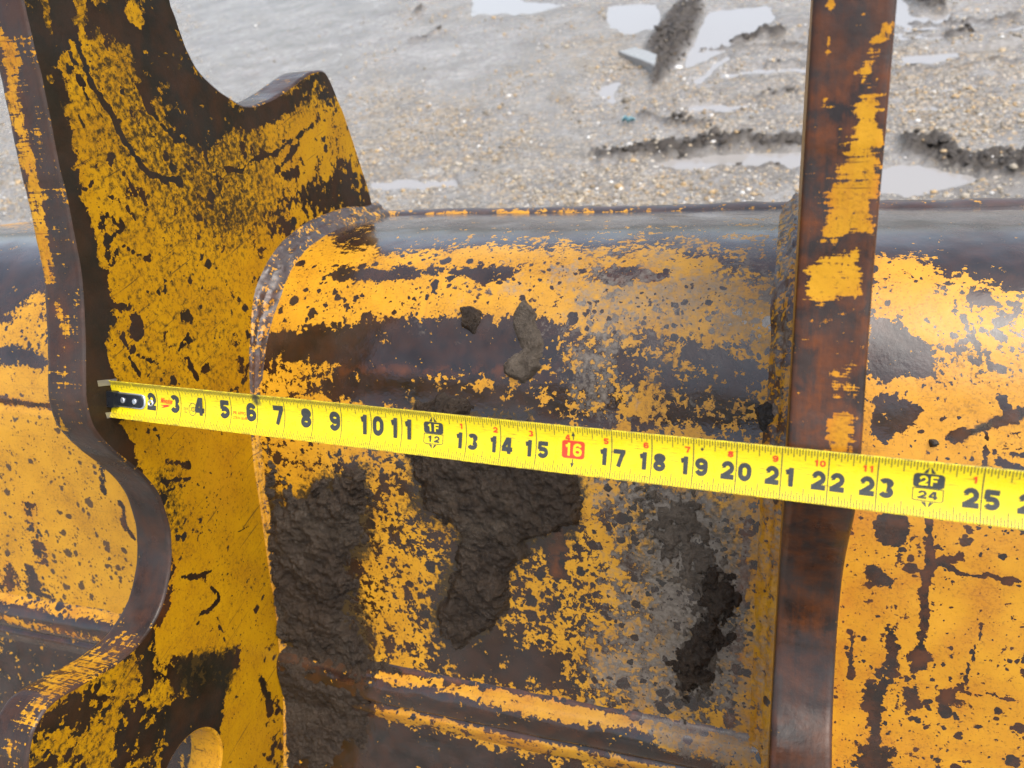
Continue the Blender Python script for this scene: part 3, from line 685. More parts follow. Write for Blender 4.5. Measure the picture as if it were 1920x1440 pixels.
mud('mud_patch', 'wide wet dark mud smear in the corner beside the gouged hinge plate, below the tape', [(478, 800), (520, 830), (545, 930), (580, 905), (640, 880), (690, 870), (705, 930), (690, 965), (715, 1000), (668, 1045), (690, 1100), (672, 1150), (715, 1240), (760, 1262), (740, 1290), (640, 1260), (560, 1235), (500, 1245), (470, 1100), (470, 990), (500, 950)], M_MUD, .009, (XL+.002, XL+.24), (S_SEAM-.03, S_LAP0+.02), soft=42, warp=34, seed=2, lump=.9, holes=18)
mud('mud_patch', 'wet dark mud lying over the lapped strip low on the bucket back', [(500, 1225), (560, 1230), (640, 1255), (735, 1285), (700, 1310), (720, 1340), (690, 1370), (700, 1420), (640, 1400), (610, 1480), (560, 1440), (530, 1500), (490, 1440)], M_MUD, .005, (XL+.002, XL+.22), (S_LAP0-.015, S_LAP1+.14), soft=30, warp=30, seed=5, lump=.9, holes=12)
mud('mud_patch', 'thick brown mud slab hanging from under the tape in mid bay', [(740, 800), (800, 742), (830, 735), (875, 755), (900, 790), (1000, 790), (1060, 850), (1092, 900), (1088, 985), (1040, 1000), (1000, 1020), (965, 1060), (958, 1120), (930, 1180), (870, 1212), (830, 1190), (818, 1150), (845, 1090), (862, 1000), (800, 962), (785, 900)], M_MUD, .013, (XL+.10, XL+.40), (S_SEAM-.09, S_LAP0), soft=20, seed=8, lump=.6)
mud('mud_patch', 'drying grey mud crust beside the brown front-edged hinge plate', [(1170, 900), (1330, 915), (1345, 1000), (1385, 1060), (1392, 1150), (1352, 1270), (1300, 1345), (1262, 1340), (1262, 1230), (1290, 1150), (1240, 1070), (1190, 1010)], M_MUDDRY, .003, (XL+.32, XR-.01), (S_SEAM-.02, S_LAP0+.03), soft=30, seed=11, warp=46, holes=44, lump=.9)
mud('mud_patch', 'darker wet mud on the grey crust low in the bay', [(1300, 1060), (1370, 1050), (1390, 1150), (1350, 1260), (1290, 1335), (1270, 1290), (1262, 1240), (1300, 1150)], M_MUD, .0085, (XL+.36, XR-.01), (S_SEAM-.02, S_LAP0+.03), seed=14, soft=30, warp=40, holes=12, lump=.9)
mud('mud_clod', 'small dark mud clod stuck on the shiny brown band of the plate', [(860, 577), (885, 572), (904, 585), (901, 608), (890, 628), (880, 622), (868, 615), (866, 598)], M_MUD, .007, (XL+.12, XL+.32), (.02, S_SEAM), soft=6, warp=5, seed=17, fn=14)
mud('mud_clod', 'long grey-brown mud clod trailing down the shiny brown band', [(965, 578), (985, 558), (1004, 578), (1006, 605), (1022, 640), (1012, 695), (985, 720), (948, 703), (943, 682), (975, 655), (962, 612)], M_MUDDRY, .006, (XL+.15, XL+.40), (.02, S_SEAM+.02), soft=8, warp=7, seed=20, fn=16)
mud('mud_clod', 'black mud lump against the weld just above the tape', [(1415, 765), (1440, 752), (1466, 760), (1470, 800), (1455, 830), (1430, 812), (1418, 790)], M_MUDBLK, .008, (XR-.14, XR-.004), (S_SEAM-.12, S_SEAM+.06), soft=8, warp=7, seed=23, fn=14)
mud('mud_clod', 'tiny black mud crumb on yellow paint just above the tape', [(1740, 825), (1752, 822), (1762, 830), (1755, 838), (1744, 840)], M_MUDBLK, .004, (XR+.05, XR+.2), (S_SEAM-.14, S_SEAM+.06), soft=4, warp=3, seed=26, fn=10)

# ------------------------------------------------------------------ tape measure
TW = 1.23*IN
ycam = R@np.array([0, 1, 0.0]); zcam = R@np.array([0, 0, 1.0])
wv_ = ycam+zcam*.10; wv_ = wv_-(wv_@TD)*TD; wv_ /= np.linalg.norm(wv_)
nv_ = np.cross(TD, wv_)
if nv_@zcam > 0: nv_ = -nv_                                   # towards the lens
def tp(u, w, h=0):
    """inches along, fraction across (-.5 top .. .5 bottom), height above the face"""
    u = np.asarray(u, float); w = np.asarray(w, float)
    cup = .0038*(2*w)**2-.0012
    wav = .0006*np.sin(u*.55)
    return TP0+TD*(u*IN)[:, None]+wv_*(w*TW)[:, None]+nv_*(cup+wav+h)[:, None]
tape = empty('tape_measure', tuple(TP0), 'yellow steel tape measure blade stretched between the two hinge plates', 'tape measure')
def tape_mat():
    t = NT('tape_yellow'); at = t.node('ShaderNodeAttribute', attribute_name='flat').outputs['Vector']
    sc = t.scale(at, (1.6, 22, 1)); a = t.noise(sc, 1.6, 6, .7); b = t.noise(at, 3.0, 5, .7)
    f = t.math('MULTIPLY', t.rng(a, .53, .64), t.rng(b, .40, .60), clamp=True)
    c = t.mix(t.rng(b, .3, .7), (.72, .55, .006), (.78, .62, .014)); c = t.mix(t.math('MULTIPLY', f, .9), c, (.26, .15, .02))
    st = t.math('LENGTH', 1) if False else None
    sx = t.node('ShaderNodeSeparateXYZ'); t.l.new(at, sx.inputs[0])
    d6 = t.math('ABSOLUTE', t.math('SUBTRACT', sx.outputs[0], 6.0)); dy = t.math('ADD', sx.outputs[1], .40)
    sm = t.math('MULTIPLY', t.rng(t.math('ADD', d6, t.math('MULTIPLY', t.noise(at, 9, 3, .6), .3)), .22, .34, 1, 0), t.rng(t.math('ABSOLUTE', dy), .12, .2, 1, 0))
    c = t.mix(t.math('MULTIPLY', sm, .9, clamp=True), c, (.05, .05, .03))
    dirt = t.rng(t.math('ADD', t.math('MULTIPLY', t.math('ABSOLUTE', sx.outputs[1]), 1.0), t.math('MULTIPLY', t.noise(at, 5, 4, .7), .12)), .535, .56)
    c = t.mix(t.math('MULTIPLY', dirt, .7), c, (.13, .10, .04))
    return t.out(c, t.rng(b, .3, .7, .22, .42), t.bump(a, .10, .0004), Specular_IOR_Level=.4)
M_TAPE = tape_mat()
INK = simple('black_ink', (.035, .038, .034), .45, var=.5, scale=900); RED = simple('red_ink', (.62, .045, .012), .45, var=.15, scale=900)
us = np.r_[np.arange(0, 40.01, .125)]; wsn = np.linspace(-.5, .5, 21); n_, m_ = len(us), len(wsn)
Ug, Wg = [g.ravel() for g in np.meshgrid(us, wsn, indexing='ij')]
Ug2 = Ug.copy()
Vt = tp(Ug2, Wg); Vb = tp(Ug2, Wg, -.0004)
ft = grid_faces(n_, m_); fb = grid_faces(n_, m_, len(Vt), True)
nn_ = np.cross(Vt[ft[0][1]]-Vt[ft[0][0]], Vt[ft[0][2]]-Vt[ft[0][0]])
if nn_@nv_ < 0: ft = ft[:, ::-1]; fb = fb[:, ::-1]
bd = []
for i in range(n_-1):
    a, b = i*m_, (i+1)*m_; bd += [(a, b, b+len(Vt), a+len(Vt)), (a+m_-1, b+m_-1, b+m_-1+len(Vt), a+m_-1+len(Vt))]
mesh('blade', np.vstack([Vt, Vb]), [tuple(q) for q in ft]+[tuple(q) for q in fb]+bd, M_TAPE, tape, uv=np.tile(np.c_[Ug, Wg, Ug*0], (2, 1)))
HI = .00022
class Print:
    def __init__(s): s.V = []; s.f = []
    def quad(s, u0, u1, w0, w1, nw=1, h=HI):
        w = np.linspace(w0, w1, nw+1); b = sum(len(v) for v in s.V)
        s.V.append(np.vstack([tp(np.full(nw+1, u0), w, h), tp(np.full(nw+1, u1), w, h)]))
        for i in range(nw): s.f.append((b+i, b+nw+1+i, b+nw+2+i, b+i+1))
    def poly(s, pts, h=HI):
        b = sum(len(v) for v in s.V); p = np.array(pts); s.V.append(tp(p[:, 0], p[:, 1], h)); s.f.append(tuple(range(b, b+len(p))))
    def tris(s, uv, faces, h=HI):
        b = sum(len(v) for v in s.V); s.V.append(tp(uv[:, 0], uv[:, 1], h)); s.f += [tuple(b+k for k in q) for q in faces]
    def build(s, name, mat, parent): return mesh(name, np.vstack(s.V), s.f, mat, parent, smooth=False)
def glyph(text, bold=.0):
    cu = bpy.data.curves.new('t', 'FONT'); cu.body = text; cu.offset = bold; cu.resolution_u = 5; cu.fill_mode = 'FRONT'
    o = bpy.data.objects.new('t', cu); C.objects.link(o); bpy.context.view_layer.update()
    me = bpy.data.meshes.new_from_object(o.evaluated_get(bpy.context.evaluated_depsgraph_get()))
    v = np.array([p.co[:2] for p in me.vertices]); f = [tuple(p.vertices) for p in me.polygons]
    bpy.data.objects.remove(o); bpy.data.curves.remove(cu); bpy.data.meshes.remove(me)
    lo, hi = v.min(0), v.max(0); return (v-lo)/(hi-lo), f
_g = {}
def arc(cx, cy, rx, ry, a0, a1, n=12):
    a = np.radians(np.linspace(a0, a1, n)); return [(cx+rx*math.cos(k), cy+ry*math.sin(k)) for k in a]
SW = .265                                          # stroke weight against a digit 1 high, .78 wide
def digit(ch, SW=SW):
    """heavy grotesque numerals: centre lines in a .78 x 1 box, y up, thickened"""
    w, h_ = .78, SW/2; x0, x1, xm = h_, w-h_, w/2; rx = (x1-x0)/2
    if ch == '0': L = [arc(xm, 1-h_-rx, rx, rx, 0, 180)+arc(xm, h_+rx, rx, rx, 180, 360)+[(x1, 1-h_-rx)]]
    elif ch == '1': L = [[(xm+.06, 0), (xm+.06, 1)], [(xm+.0, .80), (xm-.24, .74)]]
    elif ch == '2': L = [[(x0, .66)]+arc(xm, 1-h_-rx, rx, rx, 170, -30, 12)+[(x0+.02, h_+.03)], [(0, h_), (w, h_)]]
    elif ch == '3': L = [arc(xm-.02, .745, rx*.95, .745-.63+.02, 165, -80, 12), arc(xm-.02, .29, rx, .29-h_, 85, -165, 13)]
    elif ch == '4': L = [[(w-.24, 0), (w-.24, 1)], [(w-.34, .96), (.08, .32)], [(0, .28), (w, .28)]]
    elif ch == '5': L = [[(.10, 1-h_), (w-.06, 1-h_)], [(.17, .96), (.13, .50)], [(.10, .52)]+arc(xm-.02, .335, rx, .335-h_, 110, -160, 14)]
    elif ch in '69':
        L = [arc(xm, .325, rx, .325-h_, 0, 360, 20), [(x0, .34), (x0, .66)]+arc(xm, 1-h_-rx*.95, rx, rx*.95, 180, 20, 10)]
        if ch == '9': L = [[(w-a, 1-b) for a, b in l] for l in L]
    elif ch == '7': L = [[(0, 1-h_), (w, 1-h_)], [(w-.12, .86), (.52, .55), (.36, 0)]]
    elif ch == '8': L = [arc(xm, .745, rx*.93, .745-.62+.01, 0, 360, 18), arc(xm, .305, rx, .305-h_, 0, 360, 18)]
    elif ch == 'F': L = [[(h_, 0), (h_, 1)], [(h_, 1-h_*.9), (w-.08, 1-h_*.9)], [(h_, .5), (w-.16, .5)]]
    V, Fc, lev = [], [], []
    for li, l in enumerate(L):
        p = np.array(l); closed = np.hypot(*(p[0]-p[-1])) < 1e-6
        t = np.gradient(p, axis=0) if len(p) > 2 else np.tile(p[1]-p[0], (2, 1))
        if closed: t[0] = t[-1] = p[1]-p[-2]
        t /= np.linalg.norm(t, axis=1)[:, None]; nn = np.stack([-t[:, 1], t[:, 0]], 1)*(SW/2 if len(p) > 2 or ch != '4' else SW/2)
        b = len(V)
        for q, m in zip(p, nn): V += [q-m, q+m]; lev += [li]*2
        Fc += [(b+2*i, b+2*i+1, b+2*i+3, b+2*i+2) for i in range(len(p)-1)]
    V = np.array(V); V[:, 0] /= w; return V, Fc, np.array(lev)
def put(pr, ch, u0, u1, w0, w1, bold=.035, h=HI, slant=0, sw=SW):
    if len(ch) == 1 and (ch.isdigit() or ch == 'F'):
        if (ch, sw) not in _g: _g[(ch, sw)] = digit(ch, sw)
        v, f, lev = _g[(ch, sw)]; hh = h+lev*.00003
    else:
        if (ch, bold) not in _g: _g[(ch, bold)] = glyph(ch, bold)
        v, f = _g[(ch, bold)]; hh = h
    uu = u0+v[:, 0]*(u1-u0)+slant*v[:, 1]; ww_ = w1+(w0-w1)*v[:, 1]
    pr.tris(np.c_[uu, ww_], f, hh)
# graduations
gp = Print()
for k in range(1, 40*16):
    u = k/16
    L = .0 if k % 16 == 0 else .225 if k % 8 == 0 else .175 if k % 4 == 0 else .15 if k % 2 == 0 else .11
    t_ = .0075
    if L: gp.quad(u-t_, u+t_, -.485, -.485+L, 3); gp.quad(u-t_, u+t_, .485-L, .485, 3)
for k in range(1, 12*32, 2): gp.quad(k/32-.005, k/32+.005, -.485, -.40, 2)
o = gp.build('graduation_marks', INK, tape); o['kind'] = 'stuff'
for k in range(2, 40):
    ip = Print()
    if k % 12 == 0: ip.quad(k-.008, k+.008, -.485, -.40, 3); ip.quad(k-.008, k+.008, .34, .485, 3); continue
    elif k == 16: continue
    ip.quad(k-.010, k+.010, -.485, .485, 14); ip.build('inch_line', INK, tape)
def box(pr, u0, u1, w0, w1, r=.06, h=HI, nw=14):
    w = np.linspace(w0, w1, nw+1); e_ = np.clip(1-np.minimum(w-w0, w1-w)/r, 0, 1); ins = r*(1-np.sqrt(1-e_**2))
    b = sum(len(v) for v in pr.V); pr.V.append(np.vstack([tp(u0+ins, w, h), tp(u1-ins, w, h)]))
    for i in range(nw): pr.f.append((b+i, b+nw+1+i, b+nw+2+i, b+i+1))
for k in range(2, 40):
    D0, D1 = (-.27, .19) if k < 12 else (-.10, .25)     # digit band across the blade
    if k % 12 == 0:
        pr = Print(); b0, b1 = k-.30, k+.30; n1 = k == 12
        box(pr, b0, b1, -.265, -.005, .07)
        pr.quad(b0+.05, b1-.05, .215, .228); pr.quad(b0, b0+.016, .01, .20, 3); pr.quad(b1-.016, b1, .01, .20, 3)
        pr.poly([(b0, .20), (b0+.05, .228), (b0+.05, .214), (b0+.016, .195)]); pr.poly([(b1, .20), (b1-.016, .195), (b1-.05, .214), (b1-.05, .228)])
        pr.quad(b0, b1, .0, .012)
        for t0, t1 in ((-.395, -.275), (.335, .24)):
            pr.poly([(k-.012, t0), (k-.12, t1), (k-.035, t1)]); pr.poly([(k+.012, t0), (k+.035, t1), (k+.12, t1)])
        put(pr, str(k)[0], k-.19, k-.02, .045, .185, sw=.22); put(pr, str(k)[1], k+.02, k+.19, .045, .185, sw=.22)
        foot = pr.build('foot_marker', INK, tape)
        pr = Print(); put(pr, str(k//12), k-.19, k-.02, -.225, -.05, h=2*HI, sw=.21); put(pr, 'F', k+.03, k+.19, -.225, -.05, h=2*HI, sw=.21)
        pr.build('foot_digits', M_TAPE, foot)
        continue
    if k == 16:
        pr = Print(); box(pr, k-.30, k+.30, -.18, .19, .06); red = pr.build('stud_marker', RED, tape)
        pr = Print(); put(pr, '1', k-.24, k-.02, -.13, .14, h=2*HI, sw=.21); put(pr, '6', k+.0, k+.23, -.13, .14, h=2*HI, sw=.21); pr.build('stud_digits', M_TAPE, red)
        for q in (1, -1):
            pr = Print(); pr.quad(k-.012, k+.012, *sorted((-.28*q, -.20*q))); pr.poly([(k, -.38*q), (k-.05, -.28*q), (k+.05, -.28*q)]); pr.build('stud_arrow', INK, tape)
    else:
        pr = Print(); s_ = str(k); dw = .36 if k < 12 else .30
        if len(s_) == 1: put(pr, s_, k-dw-.06, k-.05, D0, D1)
        else: put(pr, s_[0], k-dw-.045, k-.045, D0, D1); put(pr, s_[1], k+.045, k+dw+.045, D0, D1)
        pr.build('printed_number', INK, tape)
    if k > 12:
        pr = Print(); r_ = str(k % 12); u1 = k-.08
        if len(r_) == 2: put(pr, r_[0], u1-.24, u1-.12, -.305, -.18, sw=.23); put(pr, r_[1], u1-.11, u1+.01, -.305, -.18, sw=.23)
        else: put(pr, r_, u1-.13, u1, -.305, -.18, sw=.23)
        pr.build('printed_foot_inch', RED, tape)
pr = Print(); pr.poly([(19.2, -.32), (19.24, -.28), (19.2, -.24), (19.16, -.28)]); pr.build('diamond_mark', INK, tape)
pr = Print(); put(pr, 'Milwaukee', 2.14, 2.62, -.17, -.02, .02, HI, .06); pr.poly([(2.12, .03), (2.60, -.01), (2.45, .03), (2.52, .05), (2.16, .11), (2.28, .05)]); pr.build('printed_logo', RED, tape)
pr = Print(); put(pr, 'PR APPD', 5.08, 5.55, -.02, .06, .0); pr.build('printed_approval_code', RED, tape); pr = Print(); put(pr, '27AW-18-49', 5.08, 5.6, .10, .18, .0); pr.build('printed_approval_code', RED, tape)
pr = Print()
for a in range(24):
    a0, a1 = a*math.pi/12, (a+1)*math.pi/12; cu_, cw, r0, r1 = 3.48, .05, .15, .165
    pr.poly([(cu_+r0*math.cos(a0), cw+r0*math.sin(a0)), (cu_+r1*math.cos(a0), cw+r1*math.sin(a0)), (cu_+r1*math.cos(a1), cw+r1*math.sin(a1)), (cu_+r0*math.cos(a1), cw+r0*math.sin(a1))])
put(pr, 'XD', 3.39, 3.57, -.01, .11, .0); put(pr, '25 ft', 3.1, 3.28, .02, .08, .0); put(pr, '7m', 3.14, 3.26, .11, .17, .0); pr.build('printed_class_mark', INK, tape)
# hook
BLK = simple('black_hook_steel', (.018, .020, .024), .32, .4, .15, .4, 300); SIL = simple('bright_steel', (.62, .63, .64), .28, .9, .1); FANG = simple('dull_hook_steel', (.34, .33, .31), .38, .7, .2)
def slab(name, uw, h0, h1, mat, parent, bev=.0):
    """prism on the blade: outline in (inch, fraction), from height h0 to h1"""
    p = np.array(uw); k = len(p); c = p.mean(0); q = c+(p-c)*(1-bev)
    V = np.vstack([tp(p[:, 0], p[:, 1]*0, h0)+wv_*(p[:, 1]*TW)[:, None], tp(p[:, 0], p[:, 1]*0, h1-(h1-h0)*.3)+wv_*(p[:, 1]*TW)[:, None], tp(q[:, 0], q[:, 1]*0, h1)+wv_*(q[:, 1]*TW)[:, None]])
    f = [tuple(range(k))[::-1], tuple(range(2*k, 3*k))]
    for r in (0, 1): f += [(r*k+i, r*k+(i+1) % k, (r+1)*k+(i+1) % k, (r+1)*k+i) for i in range(k)]
    return mesh(name, V, f, mat, parent, smooth=False)
def rr(u0, u1, w0, w1, r, rw=None, left=True):
    rw = rw or r; q = []
    for cu_, cw, a0 in ((u1-r, w1-rw, 0), (u0+r, w1-rw, 90), (u0+r, w0+rw, 180), (u1-r, w0+rw, 270)):
        for a in np.radians(np.linspace(a0, a0+90, 7)): q.append((cu_+r*math.cos(a), cw+rw*math.sin(a)))
    return q
hook = slab('hook', rr(-.02, 1.52, -.20, .20, .18, .16), .0002, .0016, SIL, tape, .02)
slab('hook_pad', rr(-.02, 1.44, -.165, .165, .14, .12), .0014, .0030, BLK, hook, .06)
slab('hook_head', rr(-.10, .34, -.225, .225, .03), -.010, .0062, BLK, hook, .05)
for u in (.62, 1.14): slab('rivet', rr(u-.095, u+.095, -.078, .078, .094, .077), .0028, .0042, SIL, hook, .25)
for sgn in (-1, 1):
    a, b = sgn*.52, sgn*.36
    slab('hook_fang', [(-.09, min(a, b)), (.02, min(a, b)), (.02, max(a, b)), (-.09, max(a, b))], -.004, .0205, FANG, hook, .1)
# eyelet
ev = []; ef = []
for i in range(20):
    a = i*2*math.pi/20
    for r_, h_ in ((.065, .0004), (.075, .0012), (.10, .0012), (.115, .0003)): ev.append(tp([1.72+r_*math.cos(a)], [.01+.81*r_*math.sin(a)], h_)[0])
for i in range(20):
    for j in range(3): ef.append((i*4+j, ((i+1) % 20)*4+j, ((i+1) % 20)*4+j+1, i*4+j+1))
mesh('eyelet', ev, ef, SIL, tape)

# ------------------------------------------------------------------ ground
def ground_wear(P2):
    V = np.c_[P2, np.zeros(len(P2))]; w = Paint(V, (.35, .0, .25, .0), 10)   # p gravel, m pool depth, o ridge/track amount, d dark churned mud
    w.poly([(600, 160), (760, 150), (900, 230), (1100, 250), (1330, 320), (1330, 420), (600, 420)], 60, p=.75)
    w.poly([(1060, 90), (1180, 60), (1180, 150), (1080, 140)], 20, p=.9)
    w.poly([(340, -60), (760, -60), (740, 60), (640, 190), (480, 260), (360, 200)], 50, p=.04, m=.0)
    w.poly([(700, 60), (960, 30), (1000, 110), (860, 170), (740, 150)], 40, p=.08)
    w.poly([(1180, 130), (1920, 100), (1920, 260), (1330, 260)], 40, p=.6, o=.9)
    w.poly([(1330, 30), (1920, 0), (1920, 120), (1360, 130)], 40, p=.3, o=1)
    w.poly([(1670, 90), (1925, 90), (1925, 240), (1670, 250)], 25, p=.85)
    w.poly([(-200, 100), (120, 100), (80, 400), (-200, 400)], 30, p=.5)
    # pools
    w.poly([(1325, 18), (1440, 10), (1455, 35), (1420, 60), (1370, 85), (1330, 110), (1285, 118), (1290, 60)], 12, m=1, p=0)
    w.poly([(1640, 318), (1690, 304), (1740, 310), (1835, 325), (1800, 340), (1700, 358), (1640, 352)], 9, m=1, p=0)
    w.poly([(1210, 282), (1360, 284), (1520, 278), (1520, 304), (1350, 312), (1240, 308)], 8, m=1, p=0)
    w.poly([(700, 335), (850, 332), (860, 348), (700, 352)], 8, m=.9, p=.1)
    w.poly([(1530, -30), (1700, -30), (1700, 40), (1540, 40)], 14, m=.8, p=0); w.poly([(1690, 28), (1780, 25), (1780, 42), (1690, 44)], 7, m=.9, p=0)
    w.poly([(880, -20), (1060, 5), (1000, 25), (880, 25)], 12, m=.8, p=0)
    w.poly([(1135, 10), (1230, 0), (1240, 50), (1170, 62), (1140, 45)], 10, m=.9, p=0)
    w.poly([(1130, 150), (1165, 145), (1150, 190), (1120, 185)], 12, m=.5, p=.02)
    for q in ([(1350, 140), (1420, 132), (1530, 128)], [(1400, 172), (1530, 162)], [(1300, 195), (1420, 192)], [(1690, 168), (1800, 160), (1925, 150)], [(1690, 205), (1760, 198)], [(1690, 70), (1800, 62), (1925, 52)], [(1310, 150), (1360, 110)], [(1700, 110), (1790, 100)]):
        w.line(q, 7, 6, m=.75, p=.15)
    # churned mud
    w.poly([(1210, 90), (1240, 45), (1270, 10), (1300, -10), (1318, 10), (1305, 60), (1272, 110), (1252, 150), (1222, 165)], 10, d=1, p=.2, m=0)
    w.poly([(1110, 290), (1200, 276), (1290, 266), (1400, 262), (1525, 252), (1525, 272), (1330, 284), (1210, 300), (1130, 304)], 8, d=1, p=.3, m=0)
    w.poly([(1690, 255), (1780, 262), (1800, 285), (1925, 285), (1925, 335), (1830, 322), (1745, 303), (1690, 285)], 10, d=1, p=.3, m=0)
    w.line([(1370, 74), (1410, 66), (1470, 64)], 12, 6, d=1); w.poly([(1690, -10), (1770, -10), (1775, 22), (1720, 15)], 6, d=1)
    w.line([(1780, 62), (1815, 60)], 10, 5, d=1); w.line([(1700, 38), (1800, 42), (1920, 36)], 5, 4, d=.7)
    w.line([(1310, 92), (1400, 88), (1520, 88)], 5, 4, d=.7); w.line([(1430, 185), (1500, 180)], 6, 4, d=.7); w.line([(1440, 120), (1520, 115)], 5, 4, d=.6)
    w.line([(1680, 140), (1800, 130), (1920, 118)], 5, 4, d=.5); w.line([(1200, 215), (1260, 235), (1340, 238)], 8, 5, d=.8); w.line([(1330, 312), (1470, 308)], 6, 4, d=.6)
    w.line([(770, 76), (830, 55)], 4, 3, d=.5); w.ell((783, 22), 8, 8, 3, d=.8); w.ell((1050, 185), 26, 12, 8, p=1, d=.2)
    return w.v
gx = np.radians(np.arange(-62, 26.01, .17)); gy = 1.7*1.0042**np.arange(0, 540)
n_, m_ = len(gx), len(gy); TA, RA = [g.ravel() for g in np.meshgrid(gx, gy, indexing='ij')]; A = RA*np.sin(TA); B = RA*np.cos(TA)
P2 = np.c_[A, B]; gw = ground_wear(P2)
k3 = np.c_[P2, A*0]
tr = np.c_[A*.35+B*.12, B*3.2-A*.18, A*0]
h = fbm(k3*1.1, 4, .5)*.022+fbm(k3*8, 5, .62)*.013+fbm(tr*2.2, 4, .6)*.045*gw[:, 2]
clod = np.abs(fbm(k3*14, 4, .65))
h = h*(1-.85*np.clip(gw[:, 1], 0, 1))-gw[:, 1]*.035+gw[:, 3]*(.015+.10*clod+.03*fbm(k3*5, 3)+.025*np.abs(fbm(k3*22+3, 4, .65)))+gw[:, 0]*.004
edge = np.clip(np.minimum.reduce([(TA-gx[0])*RA, (gx[-1]-TA)*RA, RA-gy[0], (gy[-1]-RA)])/.4, 0, 1); h = h*edge
def ground_mat():
    t = NT('wet_gravelly_mud'); co = t.node('ShaderNodeTexCoord').outputs['Object']
    at = t.node('ShaderNodeAttribute', attribute_name='wear'); sp = t.node('ShaderNodeSeparateColor'); t.l.new(at.outputs['Color'], sp.inputs[0])
    a = t.noise(co, 2.2, 6, .6); b = t.noise(co, 19, 8, .7); c = t.noise(co, 110, 4, .65)
    col = t.mix(t.rng(a, .35, .65), (.18, .168, .15), (.31, .295, .272))
    col = t.mix(t.math('MULTIPLY', t.rng(b, .46, .62), .7), col, (.135, .116, .09))
    g1 = t.rng(t.noise(co, 5.5, 5, .65), .36, .58)
    dens = t.math('MULTIPLY', t.rng(sp.outputs[0], .05, .85, 0, 1.05), g1)
    peb = None
    for sc_, r0 in ((42, .42), (85, .44)):
        vn = t.node('ShaderNodeTexVoronoi'); t.l.new(co, vn.inputs['Vector']); vn.inputs['Scale'].default_value = sc_
        sv2 = t.node('ShaderNodeSeparateColor'); t.l.new(vn.outputs['Color'], sv2.inputs[0])
        pk = t.math('MULTIPLY', t.math('LESS_THAN', vn.outputs['Distance'], r0), t.math('LESS_THAN', sv2.outputs[0], dens))
        pcol = t.mix(sv2.outputs[1], (.15, .125, .09), (.60, .54, .44)); pcol = t.mix(t.math('GREATER_THAN', sv2.outputs[2], .72), pcol, (.46, .32, .16))
        gap = t.math('MULTIPLY', t.math('GREATER_THAN', vn.outputs['Distance'], .5), dens)
        col = t.mix(t.math('MULTIPLY', gap, .6, clamp=True), col, (.085, .07, .052))
        col = t.mix(t.math('MULTIPLY', pk, .9), col, pcol); peb = pk if peb is None else t.math('MAXIMUM', peb, pk)
    dk = t.math('MULTIPLY', at.outputs['Alpha'], t.rng(b, .25, .42), clamp=True)
    col = t.mix(dk, col, t.mix(c, (.022, .017, .012), (.06, .048, .036)))
    wet = t.rng(t.noise(co, 3.1, 6, .68), .50, .64); r = t.mixf(t.math('MULTIPLY', wet, t.rng(sp.outputs[0], .04, .4, .35, 1)), .09, .42); r = t.mixf(t.math('MULTIPLY', sp.outputs[0], g1), r, .5); r = t.mixf(dk, r, .6)
    h = t.math('ADD', t.math('MULTIPLY', b, .8), t.math('ADD', t.math('MULTIPLY', c, .3), t.math('MULTIPLY', peb, .25)))
    return t.out(col, r, t.bump(h, .8, .02), Specular_IOR_Level=.5)
M_GR = ground_mat()
V = np.c_[P2, h]; f = grid_faces(n_, m_)
ol = [(-150, -150), (150, -150), (150, 250), (-150, 250)]; ib = [(gx[0], gy[0]), (gx[-1], gy[0]), (gx[-1], gy[-1]), (gx[0], gy[-1])]
b0 = len(V); V = np.vstack([V, [(x, y, 0) for x, y in ol]])
per = [i*m_ for i in range(n_)]; per2 = [(n_-1)*m_+j for j in range(m_)]; per3 = [i*m_+m_-1 for i in range(n_)][::-1]; per4 = list(range(m_))[::-1]
ff_ = [tuple(q) for q in f]+[tuple([b0, b0+1]+per[::-1]), tuple([b0+1, b0+2]+per2[::-1]), tuple([b0+2, b0+3]+per3[::-1]), tuple([b0+3, b0]+per4[::-1])]
gw = np.vstack([gw, np.tile([.4, 0, .2, 0], (4, 1))])
ground = mesh('ground', V, ff_, M_GR, None, gw); tag(ground, 'wet grey mud ground with gravel and wheel ruts', kind='structure')
# standing water
t = NT('puddle_water'); co = t.node('ShaderNodeTexCoord').outputs['Object']; nz = t.noise(co, 9, 3, .5)
M_WAT = t.out((.27, .255, .235), .03, t.bump(nz, .05, .004), Specular_IOR_Level=.6)
wxy = np.c_[A, B]; sel = (gw[:-4, 1] > .03)
fw = f[sel[f].any(1)]; u, inv = np.unique(fw, return_inverse=True)
water = mesh('puddle', np.c_[wxy[u], np.full(len(u), -.014)], inv.reshape(-1, 4), M_WAT); tag(water, kind='structure')
# gravel
hg = h.reshape(n_, m_); dg = gw[:-4, 0].reshape(n_, m_)
def hs_at(x, y):
    i = np.clip(np.searchsorted(gx, np.arctan2(x, y))-1, 0, n_-2); j = np.clip(np.searchsorted(gy, np.hypot(x, y))-1, 0, m_-2); return hg[i, j], dg[i, j]
ph = (1+5**.5)/2
ico = np.array([(-1, ph, 0), (1, ph, 0), (-1, -ph, 0), (1, -ph, 0), (0, -1, ph), (0, 1, ph), (0, -1, -ph), (0, 1, -ph), (ph, 0, -1), (ph, 0, 1), (-ph, 0, -1), (-ph, 0, 1)])/1.9
icf = np.array([(0, 11, 5), (0, 5, 1), (0, 1, 7), (0, 7, 10), (0, 10, 11), (1, 5, 9), (5, 11, 4), (11, 10, 2), (10, 7, 6), (7, 1, 8), (3, 9, 4), (3, 4, 2), (3, 2, 6), (3, 6, 8), (3, 8, 9), (4, 9, 5), (2, 4, 11), (6, 2, 10), (8, 6, 7), (9, 8, 1)])
N_ = 170000
